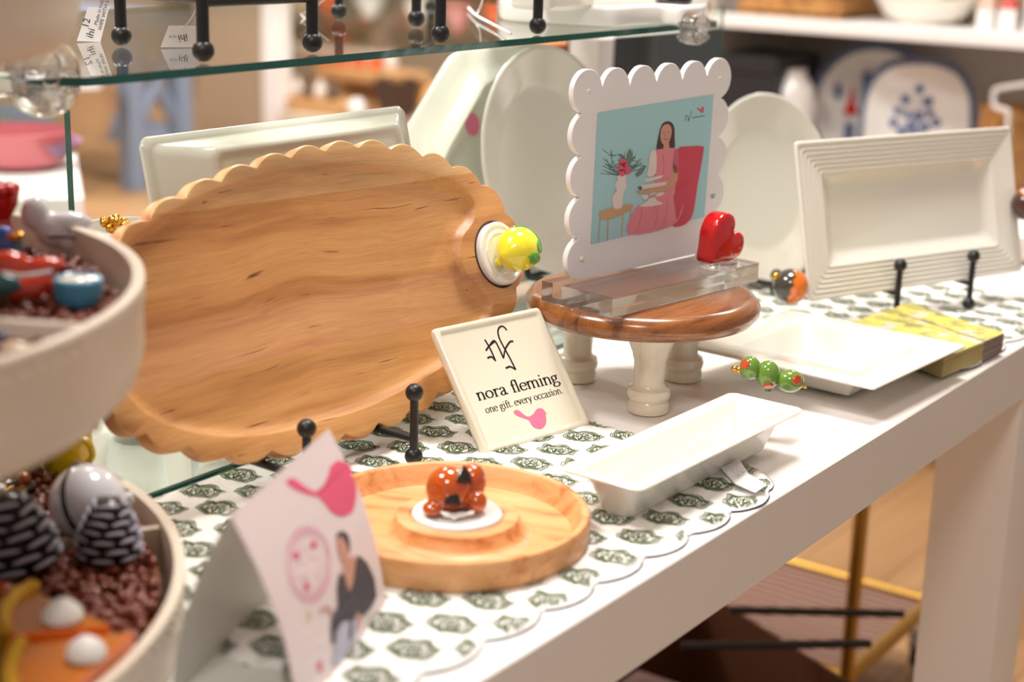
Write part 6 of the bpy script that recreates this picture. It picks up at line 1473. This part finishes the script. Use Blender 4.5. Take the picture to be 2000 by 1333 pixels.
P = onz(0, 1168, ZB); k = dist(P) / F; t = thing('russet_ornament', 'russet glazed rounded ornament at the left edge above the pie slices', 'ornament', T(P[0], P[1], ZB, vyaw(P)))
MB().ball((0, 0, 14 * k), (26 * k, 24 * k, 18 * k), 28).build('body', pm('russet_glaze', rgb(176, 68, 24), .15, coat=.8), t); MB().ball((-10 * k, 0, 34 * k), 8 * k, 16).build('knob', drk, t)

# middle tray ornaments
redor = pm('coral_red_glaze', rgb(226, 62, 34), .15, coat=.8); blu = pm('sea_blue_glaze', rgb(64, 140, 176), .18, coat=.7); grys = pm('grey_paint_accent', rgb(120, 116, 118), .3)
def mthing(label, q, z=ZM, name='ornament_figure', cat='ornament'):
    P = onz(q[0], q[1], z); return thing(name, label, cat, T(P[0], P[1], z, vyaw(P))), dist(P) / F
t, k = mthing('white glazed figure with grey accents, largest ornament of the middle tray', (130, 500), name='white_figure')
union('figure_body', [((40 * k, 10 * k, 20 * k), (52 * k, 26 * k, 24 * k)), ((72 * k, 0, 16 * k), (22 * k, 24 * k, 20 * k)), ((-20 * k, 24 * k, 44 * k), (36 * k, 24 * k, 34 * k)), ((-52 * k, 30 * k, 76 * k), (28 * k, 20 * k, 34 * k)), ((0, 20 * k, 60 * k), (52 * k, 16 * k, 20 * k))], glw, t, vox=.0016, smooth_it=4)
MB().tube(spline([(-30 * k, -6 * k, 40 * k), (10 * k, -16 * k, 40 * k), (48 * k, -18 * k, 36 * k), (70 * k, -14 * k, 30 * k)], 6, False), 4 * k, 10).build('grey_seam', grys, t)
t, k = mthing('coral red shoe-shaped ornament left of the blue cup in the middle tray', (50, 590), name='red_boot')
union('boot_body', [((0, 0, 24 * k), (62 * k, 26 * k, 26 * k)), ((-30 * k, 14 * k, 70 * k), (44 * k, 22 * k, 26 * k)), ((36 * k, 12 * k, 66 * k), (42 * k, 18 * k, 16 * k)), ((20 * k, 4 * k, 30 * k), (44 * k, 26 * k, 26 * k))], redor, t, vox=.0016, smooth_it=4)
MB().tube(spline([(-40 * k, -22 * k, 62 * k), (0, -26 * k, 56 * k), (50 * k, -18 * k, 60 * k)], 6, False), 4.5 * k, 10).build('pale_band', cer_pure, t)
t, k = mthing('blue cup ornament with cream filling at the middle tray rim', (155, 600), name='blue_cup')
MB().lathe([(26 * k, 0), (40 * k, 10 * k), (48 * k, 34 * k), (47 * k, 54 * k), (42 * k, 58 * k), (36 * k, 54 * k)], 40).build('cup', blu, t); MB().lathe([(37 * k, 54 * k), (24 * k, 58 * k), (.0001, 60 * k)], 40).build('cream_filling', cer, t)
t, k = mthing('bright red ornament with beaded crown at the upper left of the middle tray', (8, 500), name='red_ornament')
mb = MB().lathe([(18 * k, 0), (22 * k, 40 * k), (16 * k, 70 * k), (30 * k, 96 * k), (34 * k, 116 * k), (.0001, 120 * k)], 32); mb.build('body', red_m, t)
mb = MB()
for q in range(8): a_ = q * PI / 4; mb.ball((24 * k * math.cos(a_), 24 * k * math.sin(a_), 126 * k), 12 * k, 16)
mb.build('crown_beads', red_m, t)
t, k = mthing('blue ornament with gold band beside the red crown ornament', (24, 520), name='blue_bauble')
MB().ball((-10 * k, -6 * k, 36 * k), (22 * k, 20 * k, 42 * k), 28).build('blue_body', pm('royal_blue_glaze', rgb(52, 84, 170), .2, coat=.7), t); MB().lathe([(20 * k, 50 * k), (24 * k, 54 * k), (24 * k, 62 * k), (20 * k, 66 * k)], 32).build('gold_band', gold, t); MB().lathe([(24 * k, 0), (26 * k, 26 * k), (18 * k, 50 * k)], 32).build('dark_base', pm('slate_blue_glaze', rgb(60, 80, 96), .2, coat=.7), t)
t, k = mthing('teal ornament at the left edge of the middle tray, before the red shoe', (8, 606), name='teal_ornament')
MB().ball((0, -20 * k, 52 * k), (34 * k, 14 * k, 20 * k), 24).build('body', pm('teal_glaze', rgb(40, 96, 104), .2, coat=.6), t); MB().lathe([(12 * k, 0), (10 * k, 44 * k)], 16, M=T(0, -20 * k, 0)).build('stem', drk, t)
t, k = mthing('blue ornament in front of the divider at the left of the middle tray', (8, 668), name='blue_ornament')
MB().ball((0, 0, 14 * k), (34 * k, 18 * k, 16 * k), 24).build('body', pm('deep_blue_glaze', rgb(56, 84, 160), .2, coat=.6), t)
t, k = mthing('cream oval ornament at the front left of the middle tray', (28, 690), name='cream_ornament')
MB().ball((0, 0, 10 * k), (28 * k, 18 * k, 12 * k), 24).build('body', pm('cream_tan_glaze', rgb(214, 190, 160), .3, coat=.5), t)

# ================================================================== below the table, right
G1 = onz(1805, 1312, 0); zsh = .126
cart = thing('gold_cart', 'gold tube rolling cart with woven brown shelf beneath the table', 'cart', T(G1[0], G1[1], 0, R(0)))
woven = pm('woven_shelf', rgb(128, 92, 78), .7, noise=.5, nscale=35, bump=.8, bscale=80)
nt = woven.node_tree; wv = nt.nodes.new('ShaderNodeTexWave'); wv.inputs['Scale'].default_value = 14; wv.inputs['Distortion'].default_value = 2; tc = nt.nodes.new('ShaderNodeTexCoord'); nt.links.new(tc.outputs['Object'], wv.inputs['Vector'])
nt.links.new(mixc(nt, wv.outputs['Fac'], rgb(92, 62, 52), rgb(150, 116, 100)), nt.nodes['Principled BSDF'].inputs['Base Color'])
lx0, ly0 = -.34, 0; lx1, ly1 = 0, .62
MB().box((lx0 + .012, ly0 + .012, zsh - .012), (lx1 - .012, ly1 - .012, zsh)).build('woven_shelf', woven, cart, smooth=0)
for (a_, b_) in (((lx0, ly0), (lx1, ly0)), ((lx1, ly0), (lx1, ly1)), ((lx1, ly1), (lx0, ly1)), ((lx0, ly1), (lx0, ly0))): MB().tube([(a_[0], a_[1], zsh), (b_[0], b_[1], zsh)], .012, 10).build('rail', brass, cart)
for (x, y) in ((lx0, ly0), (lx1, ly0), (lx1, ly1), (lx0, ly1)):
    leg_ = MB().tube([(x, y, .075), (x, y, .72)], .011, 12).build('leg', brass, cart)
    MB().lathe([(.026, -.02), (.030, -.012), (.030, .012), (.026, .02)], 20, M=T(x, y, .031) @ rotx(PI / 2)).build('wheel', black_gl, leg_); MB().box((x - .022, y - .026, .04), (x + .022, y + .026, .078), bev=.004).build('caster_cover', frame_w, leg_)
for z_ in (.30, .42):
    pass
o = MB().tube([onx(1380, 1195, .72), onx(1760, 1198, 1.2)], .008, 8).build('dark_rod', pm('dark_metal', rgb(40, 34, 28), .5)); 
bpy.data.objects.remove(o)
c_ = G1; 
for (p, q) in (((1426, 1192), (1765, 1200)), ((1330, 1262), (1700, 1258))):
    z_ = .30
    A = onz(*p, z_) - np.array([G1[0], G1[1], 0]); B = onz(*q, z_) - np.array([G1[0], G1[1], 0]); MB().tube([A, B], .006, 8).build('side_rod', MATS['dark_metal'], cart)
A = onz(1330, 1290, .02)
cb = pm('brown_cardboard', rgb(104, 62, 34), .8, noise=.15)
A = onz(1440, 1192, .24); B = onz(1650, 1326, .24); dB = nrm((B - A)[:2]); yb_ = math.atan2(dB[1], dB[0]); LB = .42
t = thing('cardboard_box', 'open brown cardboard box standing in front of the gold cart below the table', 'box', T(A[0], A[1], .0, yb_))
for lo, hi in (((-.1, -.30, 0), (LB, -.295, .24)), ((-.1, -.005, 0), (LB, 0, .24)), ((-.1, -.295, 0), (-.095, -.005, .24)), ((LB - .005, -.295, 0), (LB, -.005, .24)), ((-.095, -.295, 0), (LB - .005, -.005, .006))): MB().box(lo, hi).build('box_wall', cb, t, smooth=0)
P = onz(1310, 1330, .22)
t = thing('tissue_bundle', 'mottled bag with magenta tissue below the table left of the cardboard box', 'bundle', T(P[0] - .05, P[1] - .02, .0))
mb = MB()
MB().box((-.16, -.14, 0), (.16, .14, .16), bev=.01).build('grey_bag', pm('mottled_print', rgb(150, 120, 116), .8, noise=.6, nscale=40), t)
mb = MB().loft([rrect(.10, .07, .02, 4, .16), rrect(.13, .10, .03, 4, .19), rrect(.02, .02, .008, 4, .235)]); mb.build('pink_tissue', pm('magenta_tissue', rgb(206, 40, 92), .6), t)
